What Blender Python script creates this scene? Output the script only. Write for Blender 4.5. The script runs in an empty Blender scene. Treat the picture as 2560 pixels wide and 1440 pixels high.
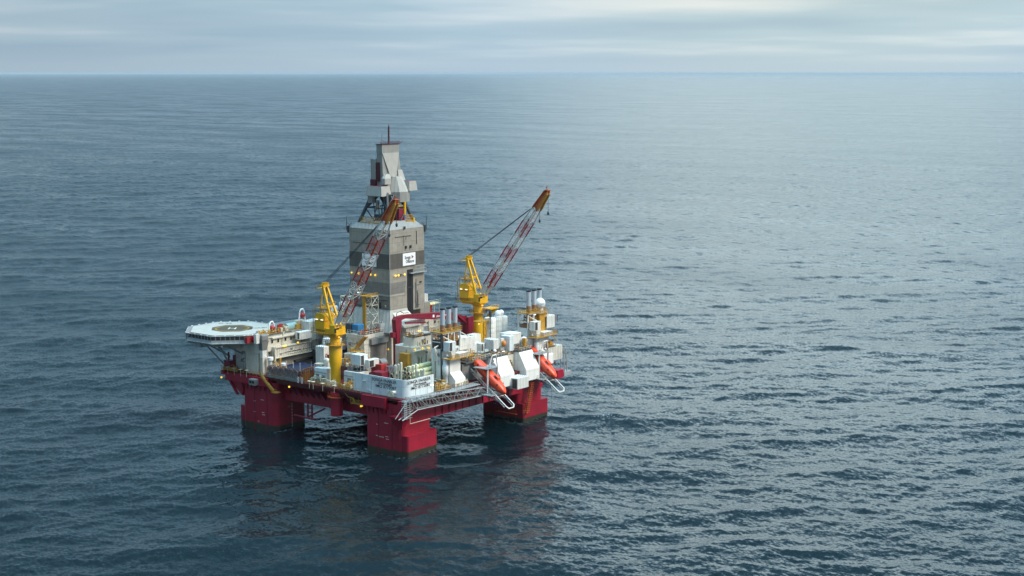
import bpy, bmesh, math, random
import numpy as np
from mathutils import Vector, Matrix
random.seed(7)
C = bpy.context.scene.collection
SC = bpy.context.scene
R = math.radians

# ------------------------------------------------------------------ materials
def nt(name):
    m = bpy.data.materials.new(name); m.use_nodes = True
    t = m.node_tree; b = t.nodes['Principled BSDF']
    return m, t, b
def paint(name, col, rough=.5, var=.12, dirt=.0, dirtcol=(.12, .07, .04), scale=.6, rib=0, seam=0, metal=0., streak=.0):
    """painted steel: patchy tone, rain streaks, optional ribs (bump) and plate seams"""
    m, t, b = nt(name); N = t.nodes; L = t.links
    g = N.new('ShaderNodeNewGeometry')
    nz = N.new('ShaderNodeTexNoise'); nz.inputs['Scale'].default_value = scale; nz.inputs['Detail'].default_value = 5
    L.new(g.outputs['Position'], nz.inputs['Vector'])
    mr = N.new('ShaderNodeMapRange'); mr.inputs[1].default_value = .3; mr.inputs[2].default_value = .7
    mr.inputs[3].default_value = 1 - var; mr.inputs[4].default_value = 1 + var * .6
    L.new(nz.outputs[0], mr.inputs[0])
    mul = N.new('ShaderNodeMix'); mul.data_type = 'RGBA'; mul.blend_type = 'MULTIPLY'; mul.inputs[0].default_value = 1
    mul.inputs[6].default_value = (*col, 1); L.new(mr.outputs[0], mul.inputs[7])
    out = mul.outputs[2]
    if dirt or streak:
        mp = N.new('ShaderNodeMapping'); mp.inputs['Scale'].default_value = (1.6, 1.6, .12)
        L.new(g.outputs['Position'], mp.inputs[0])
        n2 = N.new('ShaderNodeTexNoise'); n2.inputs['Scale'].default_value = 1.3; n2.inputs['Detail'].default_value = 6; n2.inputs['Roughness'].default_value = .65
        L.new(mp.outputs[0], n2.inputs['Vector'])
        m2 = N.new('ShaderNodeMapRange'); m2.inputs[1].default_value = .52; m2.inputs[2].default_value = .75
        m2.inputs[4].default_value = max(dirt, streak)
        L.new(n2.outputs[0], m2.inputs[0])
        mx = N.new('ShaderNodeMix'); mx.data_type = 'RGBA'; L.new(m2.outputs[0], mx.inputs[0])
        L.new(out, mx.inputs[6]); mx.inputs[7].default_value = (*dirtcol, 1); out = mx.outputs[2]
    if seam or rib:
        sp = N.new('ShaderNodeSeparateXYZ'); L.new(g.outputs['Position'], sp.inputs[0])
        ad = N.new('ShaderNodeMath'); ad.operation = 'SUBTRACT'; L.new(sp.outputs[0], ad.inputs[0]); L.new(sp.outputs[1], ad.inputs[1])
    if seam:
        cb = N.new('ShaderNodeCombineXYZ'); L.new(ad.outputs[0], cb.inputs[0]); L.new(sp.outputs[2], cb.inputs[1])
        br = N.new('ShaderNodeTexBrick'); br.offset = 0; br.inputs['Scale'].default_value = 1
        br.inputs['Mortar Size'].default_value = .035; br.inputs['Brick Width'].default_value = seam; br.inputs['Row Height'].default_value = seam * 1.3
        br.inputs['Color1'].default_value = (1, 1, 1, 1); br.inputs['Color2'].default_value = (.9, .9, .9, 1); br.inputs['Mortar'].default_value = (.55, .55, .55, 1)
        L.new(cb.outputs[0], br.inputs['Vector'])
        mm = N.new('ShaderNodeMix'); mm.data_type = 'RGBA'; mm.blend_type = 'MULTIPLY'; mm.inputs[0].default_value = 1
        L.new(out, mm.inputs[6]); L.new(br.outputs[0], mm.inputs[7]); out = mm.outputs[2]
    if rib:
        w = N.new('ShaderNodeMath'); w.operation = 'MULTIPLY'; w.inputs[1].default_value = 2 * math.pi / rib; L.new(ad.outputs[0], w.inputs[0])
        s = N.new('ShaderNodeMath'); s.operation = 'SINE'; L.new(w.outputs[0], s.inputs[0])
        bp = N.new('ShaderNodeBump'); bp.inputs['Strength'].default_value = .8; bp.inputs['Distance'].default_value = rib * .16
        L.new(s.outputs[0], bp.inputs['Height']); L.new(bp.outputs[0], b.inputs['Normal'])
    L.new(out, b.inputs['Base Color'])
    b.inputs['Roughness'].default_value = rough; b.inputs['Metallic'].default_value = metal
    return m
M = {}
M['white'] = paint('white_paint', (.74, .72, .66), .45, .12, .5, (.36, .27, .17), seam=2.4)
M['cleanwhite'] = paint('clean_white_paint', (.82, .80, .75), .4, .05, .16, (.5, .42, .3), seam=2.6)
M['whiteblue'] = paint('bluish_white_paint', (.70, .75, .75), .42, .07, .3, (.40, .38, .33), seam=2.6)
M['whiterib'] = paint('white_ribbed_cladding', (.72, .71, .66), .45, .08, .3, (.38, .30, .2), rib=.8)
M['cream'] = paint('cream_paint', (.62, .565, .47), .5, .14, .5, (.28, .19, .11))
M['creamrib'] = paint('cream_ribbed_cladding', (.66, .62, .53), .5, .1, .3, (.3, .2, .12), rib=.9)
M['beige'] = paint('beige_cladding', (.36, .325, .27), .6, .16, .5, (.22, .18, .14), seam=2.2, rib=.55)
M['taupe'] = paint('brown_grey_cladding', (.115, .103, .088), .6, .14, .2, (.2, .18, .15), seam=2.2, rib=.55)
M['midgrey'] = paint('mid_grey_cladding', (.215, .20, .18), .6, .14, .3, (.14, .12, .1), seam=2.2, rib=.55)
M['greyrib'] = paint('grey_ribbed_cladding', (.31, .30, .275), .55, .10, .25, (.25, .22, .18), rib=.6)
M['palegrey'] = paint('pale_grey_cladding', (.44, .42, .375), .55, .08, .2, (.3, .26, .2), rib=.6)
M['yellow'] = paint('crane_yellow_paint', (.78, .42, .012), .4, .12, .25, (.3, .13, .02))
M['ochre'] = paint('ochre_steel', (.48, .25, .03), .55, .2, .3, (.2, .08, .02))
M['crimson'] = paint('crimson_paint', (.32, .008, .027), .38, .12, .25, (.12, .01, .02), scale=.25)
M['maroon'] = paint('maroon_paint', (.20, .012, .03), .45, .15, .2, (.08, .02, .02))
M['gantryred'] = paint('dark_crimson_paint', (.20, .007, .024), .42, .15, .3, (.1, .02, .02))
M['darkmaroon'] = paint('dark_maroon_paint', (.075, .012, .018), .5, .15)
M['boomred'] = paint('boom_red_paint', (.34, .022, .022), .45, .15, .25, (.2, .06, .03))
M['boomwhite'] = paint('boom_white_paint', (.58, .56, .52), .5, .12, .4, (.38, .18, .08))
M['rust'] = paint('rusty_red_paint', (.42, .08, .02), .6, .25, .5, (.2, .07, .02))
M['orange'] = paint('lifeboat_orange', (.78, .085, .03), .32, .06, .08, (.4, .06, .03))
M['oranged'] = paint('lifeboat_lower_orange', (.50, .045, .02), .35, .08, .1, (.3, .04, .03))
M['steel'] = paint('galvanised_steel', (.36, .38, .38), .5, .12, .2, (.2, .19, .17), metal=.2)
M['dsteel'] = paint('dark_steel', (.035, .045, .055), .5, .2)
M['vent'] = paint('dark_vent_grille', (.045, .043, .04), .7, .3)
M['grey'] = paint('grey_paint', (.20, .20, .19), .55, .14, .3, (.15, .12, .1))
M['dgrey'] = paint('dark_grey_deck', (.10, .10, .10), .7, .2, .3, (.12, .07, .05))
M['reddeck'] = paint('red_oxide_deck', (.12, .03, .03), .7, .25, .3, (.06, .05, .05))
M['navy'] = paint('navy_blue_pipe', (.018, .03, .075), .4, .2)
M['blue'] = paint('blue_paint', (.03, .16, .32), .45, .1)
M['teal'] = paint('teal_tarpaulin', (.26, .40, .38), .7, .1)
M['riser'] = paint('pale_green_buoyancy', (.56, .57, .33), .6, .1, .25, (.3, .26, .1))
M['riserend'] = paint('tan_riser_end', (.48, .40, .24), .55, .2, .3, (.3, .14, .03))
M['bone'] = paint('bone_white_post', (.62, .59, .47), .5, .1, .2, (.35, .25, .1))
M['black'] = paint('black_paint', (.012, .012, .014), .5, .1)
M['heli'] = paint('pale_grey_helideck', (.41, .405, .36), .7, .1, .15, (.3,.28,.24), scale=.4)
M['helimark'] = paint('brown_grey_landing_area', (.095, .083, .062), .75, .15, scale=.5)
M['helisign'] = paint('yellow_landing_ring', (.30, .19, .05), .75, .35)
for q_ in ('heli', 'helimark', 'helisign', 'dgrey', 'reddeck'): M[q_].node_tree.nodes['Principled BSDF'].inputs['Specular IOR Level'].default_value = .08
M['glass'] = paint('dark_window_glass', (.02, .022, .025), .15, .1)
M['radome'] = paint('radome_white', (.82, .82, .82), .35, .03)
M['stack'] = paint('blue_grey_stack', (.42, .46, .49), .4, .06)
M['stackrust'] = paint('rusty_stack_base', (.27, .14, .07), .6, .25, .4, (.12, .05, .02))
def emit(name, col, s):
    m, t, b = nt(name); b.inputs['Base Color'].default_value = (*col, 1)
    b.inputs['Emission Color'].default_value = (*col, 1); b.inputs['Emission Strength'].default_value = s
    return m
M['lamp'] = emit('lit_sodium_lamp', (1., .60, .06), 1.1)
M['tubelamp'] = emit('lit_white_tube', (1., .98, .9), 1.6)
# hull red with the band of marine growth at the waterline
def hull_mat():
    m = paint('crimson_hull_paint', (.32, .008, .027), .4, .22, .4, (.13, .01, .02), scale=.22, seam=3.6)
    t = m.node_tree; N = t.nodes; L = t.links; b = N['Principled BSDF']
    src = b.inputs['Base Color'].links[0].from_socket
    g = N.new('ShaderNodeNewGeometry'); sp = N.new('ShaderNodeSeparateXYZ'); L.new(g.outputs['Position'], sp.inputs[0])
    nz = N.new('ShaderNodeTexNoise'); nz.inputs['Scale'].default_value = .5; nz.inputs['Detail'].default_value = 4; L.new(g.outputs['Position'], nz.inputs['Vector'])
    a = N.new('ShaderNodeMath'); a.operation = 'MULTIPLY_ADD'; a.inputs[1].default_value = -.9; L.new(nz.outputs[0], a.inputs[0]); L.new(sp.outputs[2], a.inputs[2])
    mr = N.new('ShaderNodeMapRange'); mr.inputs[1].default_value = 1.0; mr.inputs[2].default_value = 1.45; L.new(a.outputs[0], mr.inputs[0])
    mx = N.new('ShaderNodeMix'); mx.data_type = 'RGBA'; L.new(mr.outputs[0], mx.inputs[0])
    mx.inputs[6].default_value = (.032, .028, .016, 1); L.new(src, mx.inputs[7]); L.new(mx.outputs[2], b.inputs['Base Color'])
    return m
M['hull'] = hull_mat()

# ------------------------------------------------------------------ mesh helpers
class MB:
    def __init__(s): s.v = []; s.f = []; s.sm = []
    def add(s, vs, fs, smooth=False):
        o = len(s.v); s.v += [tuple(p) for p in vs]; s.f += [tuple(i + o for i in q) for q in fs]; s.sm += [smooth] * len(fs); return s
    def box(s, x0, x1, y0, y1, z0, z1):
        vs = [(x, y, z) for z in (z0, z1) for x, y in ((x0, y0), (x1, y0), (x1, y1), (x0, y1))]
        return s.add(vs, [(3, 2, 1, 0), (4, 5, 6, 7), (0, 1, 5, 4), (1, 2, 6, 5), (2, 3, 7, 6), (3, 0, 4, 7)])
    def frus(s, b, t):
        """hull between two equal-length rings of 3D points"""
        n = len(b); vs = list(b) + list(t)
        fs = [tuple(range(n - 1, -1, -1)), tuple(range(n, 2 * n))] + [(i, (i + 1) % n, n + (i + 1) % n, n + i) for i in range(n)]
        return s.add(vs, fs)
    def prism(s, pts, z0, z1, pts1=None):
        pts1 = pts1 or pts
        return s.frus([(x, y, z0) for x, y in pts], [(x, y, z1) for x, y in pts1])
    def profx(s, prof, x0, x1):
        """profile of (y,z) points extruded along x"""
        return s.frus([(x0, y, z) for y, z in prof], [(x1, y, z) for y, z in prof])
    def profy(s, prof, y0, y1):
        return s.frus([(x, y1, z) for x, z in prof], [(x, y0, z) for x, z in prof])
    def tube(s, p, q, r, n=6, r2=None, smooth=True, cap=True):
        p = Vector(p); q = Vector(q); d = (q - p)
        if d.length < 1e-6: return s
        d.normalize(); a = d.orthogonal().normalized(); b = d.cross(a); r2 = r if r2 is None else r2
        ring = lambda c, rr: [c + (a * math.cos(2 * math.pi * i / n) + b * math.sin(2 * math.pi * i / n)) * rr for i in range(n)]
        fs = [(i, (i + 1) % n, n + (i + 1) % n, n + i) for i in range(n)]
        vs = ring(p, r) + ring(q, r2)
        s.add(vs, fs, smooth)
        if cap: s.add(vs, [tuple(range(n - 1, -1, -1)), tuple(range(n, 2 * n))])
        return s
    def bar(s, p, q, w, h=None):
        return s.tube(p, q, (w if h is None else (w + h) / 2) * .7071, 4, smooth=False)
    def path(s, pts, r, n=6):
        for a, b in zip(pts, pts[1:]): s.tube(a, b, r, n)
        return s
    def lathe(s, cx, cy, prof, n=24, smooth=True):
        vs = [(cx + r * math.cos(2 * math.pi * i / n), cy + r * math.sin(2 * math.pi * i / n), z) for r, z in prof for i in range(n)]
        fs = [(k * n + i, k * n + (i + 1) % n, (k + 1) * n + (i + 1) % n, (k + 1) * n + i) for k in range(len(prof) - 1) for i in range(n)]
        s.add(vs, fs, smooth)
        m = (len(prof) - 1) * n
        s.add(vs, [tuple(range(n - 1, -1, -1)), tuple(range(m, m + n))]); return s
    def ball(s, c, r, n=14, sz=1.):
        prof = [(max(r * math.sin(math.pi * k / n), 1e-3), c[2] - r * sz * math.cos(math.pi * k / n)) for k in range(n + 1)]
        return s.lathe(c[0], c[1], prof, n * 2)
    def rail(s, pts, h=1.1, step=1.6, r=.045, mid=True):
        for a, b in zip(pts, pts[1:]):
            a = Vector(a); b = Vector(b); n = max(1, round((b - a).length / step)); up = Vector((0, 0, h))
            s.tube(a + up, b + up, r, 4)
            if mid: s.tube(a + up * .5, b + up * .5, r * .8, 4)
            for i in range(n + 1):
                p = a.lerp(b, i / n); s.tube(p, p + up, r, 4)
        return s
    def truss(s, a0, a1, b0, b1, n, r, rc=None):
        """flat lattice between chords a0-a1 and b0-b1"""
        a0, a1, b0, b1 = map(Vector, (a0, a1, b0, b1)); rc = rc or r * 1.6
        s.tube(a0, a1, rc, 6); s.tube(b0, b1, rc, 6)
        for i in range(n + 1):
            s.tube(a0.lerp(a1, i / n), b0.lerp(b1, i / n), r, 5)
            if i < n:
                if i % 2: s.tube(a0.lerp(a1, i / n), b0.lerp(b1, (i + 1) / n), r, 5)
                else: s.tube(b0.lerp(b1, i / n), a0.lerp(a1, (i + 1) / n), r, 5)
        return s
    def build(s, name, mat, parent=None, bevel=0):
        me = bpy.data.meshes.new(name)
        off = Vector(parent['_w']) if parent is not None else Vector((0, 0, 0))
        me.from_pydata([Vector(p) - off for p in s.v], [], s.f)
        me.polygons.foreach_set('use_smooth', s.sm)
        mats = mat if isinstance(mat, (list, tuple)) else [mat]
        for m in mats: me.materials.append(m)
        bm = bmesh.new(); bm.from_mesh(me); bmesh.ops.recalc_face_normals(bm, faces=bm.faces)
        if bevel:
            ed = [e for e in bm.edges if len(e.link_faces) == 2 and e.calc_face_angle(0) > .6]
            bmesh.ops.bevel(bm, geom=ed, offset=bevel, segments=2, affect='EDGES', profile=.5)
        bm.to_mesh(me); bm.free()
        o = bpy.data.objects.new(name, me); C.objects.link(o)
        if parent is not None: o.parent = parent; o['_w'] = tuple(off)
        else: o['_w'] = (0, 0, 0)
        return o
def thing(name, label, cat, loc, group=None):
    o = bpy.data.objects.new(name, None); C.objects.link(o); o.empty_display_size = .5
    o.location = loc; o['label'] = label; o['category'] = cat; o['_w'] = tuple(loc)
    if group: o['group'] = group
    return o
def tag(o, label, cat, group=None):
    o['label'] = label; o['category'] = cat
    if group: o['group'] = group
    return o
def dup(root, loc, label, group=None):
    r = root.copy(); C.objects.link(r); r.location = loc; r['label'] = label
    if group: r['group'] = group
    for ch in list(root.children):
        c = ch.copy(); C.objects.link(c); c.parent = r
        for g in list(ch.children):
            d = g.copy(); C.objects.link(d); d.parent = c
    return r
FA = Matrix(((0, 0, -1), (-1, 0, 0), (0, 1, 0)))     # lettering on a face looking to -X
FB = Matrix(((1, 0, 0), (0, 0, -1), (0, 1, 0)))      # lettering on a face looking to -Y
FT = Matrix.Identity(3)
def text(body, size, pos, mat, parent, face=FB, name='lettering', width=None, bold=0., spacing=1.):
    cu = bpy.data.curves.new('t', 'FONT'); cu.body = body; cu.size = size; cu.align_x = 'CENTER'; cu.align_y = 'CENTER'
    cu.extrude = .012; cu.offset = bold; cu.space_character = spacing
    to = bpy.data.objects.new('t', cu); C.objects.link(to)
    dg = bpy.context.evaluated_depsgraph_get(); me = bpy.data.meshes.new_from_object(to.evaluated_get(dg))
    xs = [v.co.x for v in me.vertices]; k = 1. if not width else width / (max(xs) - min(xs))
    off = Vector(pos) - Vector(parent['_w'])
    for v in me.vertices: v.co = face @ Vector((v.co.x * k, v.co.y, v.co.z)) + off
    bpy.data.objects.remove(to); bpy.data.curves.remove(cu)
    me.materials.clear(); me.materials.append(mat)
    o = bpy.data.objects.new(name, me); C.objects.link(o); o.parent = parent; o['_w'] = parent['_w']
    return o
def lamp(parent, p, r=.32, mat='lamp'):
    r *= .8
    return MB().ball(p, r, 6).build('floodlight', M[mat], parent)
def tubelamp(parent, p, ax, l=1.1):
    d = {'x': (l / 2, 0, 0), 'y': (0, l / 2, 0)}[ax]
    return MB().tube(Vector(p) - Vector(d), Vector(p) + Vector(d), .1, 6).build('tube_light', M['tubelamp'], parent)
def rrect(x0, x1, y0, y1, r, n=5, corners=(1, 1, 1, 1)):
    out = []
    for k, (cx, cy, a0) in enumerate(((x1 - r, y1 - r, 0), (x0 + r, y1 - r, 90), (x0 + r, y0 + r, 180), (x1 - r, y0 + r, 270))):
        if corners[k]:
            out += [(cx + r * math.cos(R(a0 + 90 * i / n)), cy + r * math.sin(R(a0 + 90 * i / n))) for i in range(n + 1)]
        else:
            out.append(((x1, y1), (x0, y1), (x0, y0), (x1, y0))[k])
    return out

ZD = 17.0    # main deck
# ================================================================== HULL
hull = thing('platform_hull', 'crimson four-columned floating hull standing in the sea under the whole rig', 'hull', (34, 34, 0))
COLS = [(0, 13.2, 0, 14.8, 'C1'), (0, 13.2, 52, 67.4, 'C2'), (55.3, 68.3, 0, 15.5, 'C3'), (55.3, 68.3, 52, 67.4, 'C4')]
for x0, x1, y0, y1, k in COLS:
    c = MB().prism(rrect(x0, x1, y0, y1, 1.9), -9, 15.2).build('column', M['hull'], hull)
    # side bulge reaching up to 6 m above the water
    b = MB()
    if y0 < 20: b.prism(rrect(x0 + (.5 if k == 'C1' else .2), x1 + .4, y0 - 1.7, y0 + 2, .7, corners=(0, 0, 1, 1)), -9, 6.2)
    else: b.prism(rrect(x0 + .4, x1 + .2, y1 - 2, y1 + 1.6, .8, corners=(1, 1, 0, 0)), -9, 6.3)
    b.build('blister', M['hull'], c)
    for t in (.27, .63):                       # welded edges and pipes running down the plating
        y = y0 + (y1 - y0) * t; MB().box(x0 - .12, x0 + .1, y - .12, y + .12, -2, 13.8).build('plate_edge', M['maroon'], c)
    if y0 < 20:
        for t in (.3, .8): MB().box(x0 + (x1 - x0) * t, x0 + (x1 - x0) * t + .18, y0 - 1.62, y0 - 1.3, -2, 6.1).build('plate_edge', M['maroon'], c)
    def mark(*a): MB().box(*a).build('draught_mark', M['white'], c)      # painted draught marks
    if k == 'C4': continue
    for yy, zz, l in ((y0 + 6.2, 9.2, 1.6), (y0 + 6.0, 5.2, 1.1), (y0 + 9.8, 5.0, .9), (y0 + 5.8, 4.5, 1.2), (y0 + 9.7, 8.4, .9)):
        mark(x0 - .03, x0 + .02, yy - l / 2, yy + l / 2, zz, zz + .16)
    if k == 'C2':
        for i in range(16):
            l = .5 if i % 2 else .28
            mark(x0 + 6.6 - l / 2, x0 + 6.6 + l / 2, y0 - .03, y0 + .02, .3 + i * .5, .48 + i * .5)
    if y0 < 20: mark(x0 + 6.8, x0 + 8.4, y0 - 1.54, y0 - 1.4, 5.6, 5.8)
    if k == 'C2':
        text('20M', .9, (x0 + 5.4, y0 - .04, 9.6), M['grey'], c, FB, 'draught_figure'); text('DRAFT', .8, (x0 + 6.0, y0 - .04, 7.0), M['grey'], c, FB, 'draught_figure')
        text('12', .8, (x0 - .04, y0 + 8.1, 2.2), M['bone'], c, FA, 'draught_figure')
    if k == 'C1':
        text('THRUSTER', .5, (x0 - .04, y0 + 8.4, 4.9), M['bone'], c, FA, 'draught_figure')
# deck box
bx = MB().box(3.6, 68, 0.05, 67, 9.6, 16.8)
bx.build('deck_box', M['crimson'], hull)
d = MB(); d.box(-.4, 74, -.6, 75.4, 16.3, ZD); d.box(.2, 3.6, 14.9, 52, 15.2, 16.3); d.build('main_deck', M['reddeck'], hull)
# flared collars where columns meet the deck
k = MB()
k.frus([(-.05, 5.5, 13.4), (-.05, 14.9, 13.4), (-1.2, 14.9, 13.9), (-1.2, 5.5, 13.9)], [(-.05, 5.5, 16.9), (-.05, 14.9, 16.9), (-1.2, 14.9, 16.9), (-1.2, 5.5, 16.9)])
for i in range(6):
    y = 6 + i * 1.7; k.profy([(-.9, 13.8), (.2, 13.8), (.2, 11)], y, y + .18)
k.build('collar', M['crimson'], hull)
k = MB()
k.box(-1.0, .1, 54.5, 73.9, 13.9, 16.5); k.box(-1.3, 3, 73.9, 75.6, 15.6, 16.95)
for i in range(7):
    y = 54.8 + i * 2.0; k.profy([(-.7, 13.9), (.2, 13.9), (.2, 11)], y, y + .2)
k.frus([(.2, 67.3, 9.5), (6, 67.3, 9.5), (6, 67.6, 9.5), (.2, 67.6, 9.5)], [(.2, 67.3, 14), (6, 67.3, 14), (6, 73.6, 14), (.2, 73.6, 14)])
k.frus([(-.4, 69, 9.6), (.4, 69, 9.6), (.4, 69.6, 9.6), (-.4, 69.6, 9.6)], [(-.4, 72.6, 14), (.4, 72.6, 14), (.4, 73.4, 14), (-.4, 73.4, 14)])
k.build('collar', M['crimson'], hull)
k = MB()
for i in range(12): k.box(14.5 + i * 3.2, 14.7 + i * 3.2, -.25, .1, 9.7, 16.4)
for i in range(14): k.profy([(.4, 15.3), (3.7, 15.3), (3.7, 11.4)], 16.5 + i * 2.5, 16.7 + i * 2.5)
k.box(3.4, 3.65, 16, 51, 12.2, 12.45); k.box(14, 55, -.3, .1, 12.6, 12.85)
k.build('hull_rib', M['maroon'], hull)
# round sponson carrying the left crane
sp = MB().lathe(.8, 26.8, [(1.85, 8.6), (1.85, 15.9)], 28)
sp.build('sponson', M['crimson'], hull)
sr = MB().lathe(.8, 26.8, [(2.7, 14.2), (2.75, 14.5)], 28)
ring = [(.8 + 2.6 * math.cos(R(a)), 26.8 + 2.6 * math.sin(R(a)), 14.5) for a in range(60, 301, 20)]
sr.rail(ring, 1.1, 1.0, .05); sr.build('sponson_walkway', M['rust'], hull)
ut = MB()                                     # pipes and braces hanging below the deck box
for y in (38.5, 40.3): ut.tube((2, y, 10), (2, y, 5.4), .3, 8)
ut.tube((2, 40.3, 6), (2, 33, 9.6), .28, 6); ut.tube((2, 37, 5.6), (2, 46, 5.8), .35, 6)
for z in (6.4, 7.6, 8.8): ut.tube((2, 38.5, z), (2, 40.3, z), .15, 5)
ut.build('under_deck_brace', M['maroon'], hull); ut = MB(); ut.tube((10, 22, 9.8), (10, 22, 6), .5, 8); ut.tube((10, 19, 6.3), (10, 28, 6.3), .3, 8)
ut.build('under_deck_brace', M['maroon'], hull)
# right hand corner: red fairlead box and rusty pipes
k = MB(); k.box(72.5, 76, -2.5, 2, 11.8, 14.5); k.build('fairlead_box', M['crimson'], hull)
k = MB()
for i in range(16):
    x = 69.5 + random.random() * 5; y = -1 + random.random() * 3; z = 13 + random.random() * 5
    k.tube((x, y, z), (x + random.uniform(-2, 2), y + random.uniform(-1, 1), z + random.uniform(-1.5, 1.5)), .14, 5)
k.build('pipework', M['rust'], hull)
# orange stair zig-zag down column C3
k = MB()
for a, b in (((58.5, -1.9, 12.6), (55.8, -1.9, 3.4)), ((59.8, -1.9, 12.6), (57.1, -1.9, 3.4))):
    k.tube(a, b, .16, 5); k.tube((a[0], a[1] - .7, a[2]), (b[0], b[1] - .7, b[2]), .1, 5)
for i in range(16):
    t = i / 15; k.box(58.5 - 2.7 * t, 59.8 - 2.7 * t, -2.6, -1.8, 12.6 - 9.2 * t, 12.7 - 9.2 * t)
k.rail([(54.9, 1, 2.9), (54.9, 9, 2.9), (54.9, 13, .9)], 1.1, 1.2, .05); k.box(54.3, 55.3, .5, 9, 2.75, 2.9)
k.rail([(54.9, -1.9, 3.2), (57.2, -1.9, 3.2)], 1.1, .8, .06)
k.build('access_stair', M['rust'], hull)
# deck-edge rails
k = MB()
k.rail([(-.3, 16, ZD), (-.3, 54, ZD)], 1.1, 1.5, .045); k.rail([(-1.2, 55, ZD), (-1.2, 75.4, ZD), (3, 75.4, ZD)], 1.1, 1.5, .05)
k.build('deck_railing', M['ochre'], hull)
for p in ((-1.6, 75.0, 14.6), (-.9, 45.2, 15.2), (1.2, 17.3, 12.6), (1.1, 16.6, 12.9)): lamp(hull, p, .4)
k = MB()
for y in (75, 72.2, 69.2, 66.2, 63.6, 36, 34.4, 30.4, 25.6):
    k.tube((-1.4, y, 16.0), (-1.4, y, 18.2), .06, 5); k.box(-1.9, -.9, y - .5, y + .5, 18.2, 18.3)
k.build('edge_light_post', M['bone'], hull)
# gantry platform between collar and sponson
k = MB(); k.box(.2, 1.6, 15.2, 20.6, 13.2, 13.4); k.rail([(.2, 15.2, 13.4), (.2, 20.6, 13.4)], 1.1, .9, .06); k.rail([(.3, 16, 15.2), (.3, 19.6, 15.2)], 1.1, .8, .05)
for y in (15.5, 17.5, 19.5): k.tube((.5, y, 13.4), (.5, y, 17), .09, 5)
k.path([(.2, 23.2, 16.5), (.2, 21.5, 15.0), (.2, 19.6, 14.9), (.2, 18.6, 13.4)], .14); k.build('service_platform', M['ochre'], hull)
# control cab below the collar at the left corner and its yellow stair
cab = MB(); cab.box(-2.6, -.9, 58.6, 61.4, 14.0, 16.0); cab.build('winch_cabin', M['grey'], hull, .15)
cw = MB()
for y in (58.9, 60.1): cw.box(-2.64, -2.5, y, y + 1.0, 14.7, 15.5)
cw.build('cabin_window', M['glass'], hull)
st = MB(); st.frus([(-1.6, 57, 16.9), (-.6, 57, 16.9), (-.6, 57, 17.5), (-1.6, 57, 17.5)], [(-1.6, 52, 12.7), (-.6, 52, 12.7), (-.6, 52, 13.3), (-1.6, 52, 13.3)])
st.rail([(-1.6, 57, 17.2), (-1.6, 52, 13)], 1.0, 1.2, .06); st.box(-1.8, .2, 50, 52.2, 12.6, 12.8); st.rail([(-1.8, 50, 12.8), (-1.8, 52, 12.8)], 1.1, .8, .06)
st.build('outer_stair', M['ochre'], hull)

# ================================================================== WHITE CORNER WALL
wall = thing('windbreak_wall', 'tall bluish white steel wall with black lettering rounding the front corner of the deck', 'wall', (1.4, -.4, ZD))
o = []; r = 2.3
outer = [(1.4, 20.4)] + [(1.4 + r - r * math.cos(R(a)), -.4 + r - r * math.sin(R(a))) for a in range(0, 91, 10)] + [(13.6, -.4)]
inner = [(x + .3, y) for x, y in outer[:1]] + [(1.4 + r - (r - .3) * math.cos(R(a)), -.4 + r - (r - .3) * math.sin(R(a))) for a in range(0, 91, 10)] + [(13.6, -.1)]
wl = MB().prism(outer + inner[::-1], ZD, 22.4).build('wall_panel', M['whiteblue'], wall)
k = MB()
for y in (16.8, 13.2, 9.8, 6): k.box(1.36, 1.42, y - .03, y + .03, ZD, 22.3)
for x in (5.5, 10.6): k.box(x - .03, x + .03, -.44, -.38, ZD, 22.3)
k.build('panel_seam', M['grey'], wall)
def name_block(face, cx, cz, w):
    f = (lambda u, z: (1.34, cx - u, z)) if face is FA else (lambda u, z: (cx + u, -.46, z))
    text('SONGA ENABLER', 1.28, f(0, cz), M['black'], wall, face, width=w, bold=.008)
    text('STAVANGER', .78, f(w * .04, cz - .95), M['black'], wall, face, width=w * .56, bold=.012)
    text('IMO 8772087', 1.28, f(w * .07, cz - 1.82), M['black'], wall, face, width=w * .84, bold=.005)
name_block(FA, 8.1, 21.35, 9.6)
name_block(FB, 7.0, 21.5, 10.2)
k = MB().path([(1.1, 16.5, 17.2), (1.1, 16.5, 20.4), (1.1, 15.0, 20.6), (1.1, 14.9, 18.4), (1.1, 14.3, 17.9), (1.1, 12.7, 17.7), (.9, 12.4, 16.9)], .13)
k.build('vent_pipe', M['white'], wall)
tubelamp(wall, (1.0, 3.9, 18.7), 'y', .9); tubelamp(wall, (12.4, -.8, 19.3), 'x', 1.1)

# ================================================================== WALKWAY TRUSS
gw = thing('gangway', 'long grey lattice walkway sloping along the hull side from the front corner to the lifeboat', 'walkway', (-1, -4, 14))
k = MB()
y0, y1 = -2.6, -4.0
for y in (y0, y1):
    k.truss((-1.2, y, 18.3), (37, y, 15.4), (2.2, y, 14.2), (37, y, 13.2), 13, .1, .16)
    k.tube((-1.2, y, 18.3), (-6, y + 1.2, 12.8), .12, 6) if y == y1 else None
    k.tube((2.2, y, 14.2), (-4.4, y, 12.2), .16, 6); k.tube((-1.2, y, 18.3), (-1.2, y, 12.8), .15, 6)
for i in range(24):
    x = -1.2 + i * 1.66; k.tube((x, y0, 18.3 - i * .126), (x, y1, 18.3 - i * .126), .07, 4)
k.build('lattice_frame', M['steel'], gw)
k = MB(); k.frus([(-1, y0, 16.9), (37, y0, 14.2), (37, y1, 14.2), (-1, y1, 16.9)], [(-1, y0, 17.0), (37, y0, 14.3), (37, y1, 14.3), (-1, y1, 17.0)])
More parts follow.
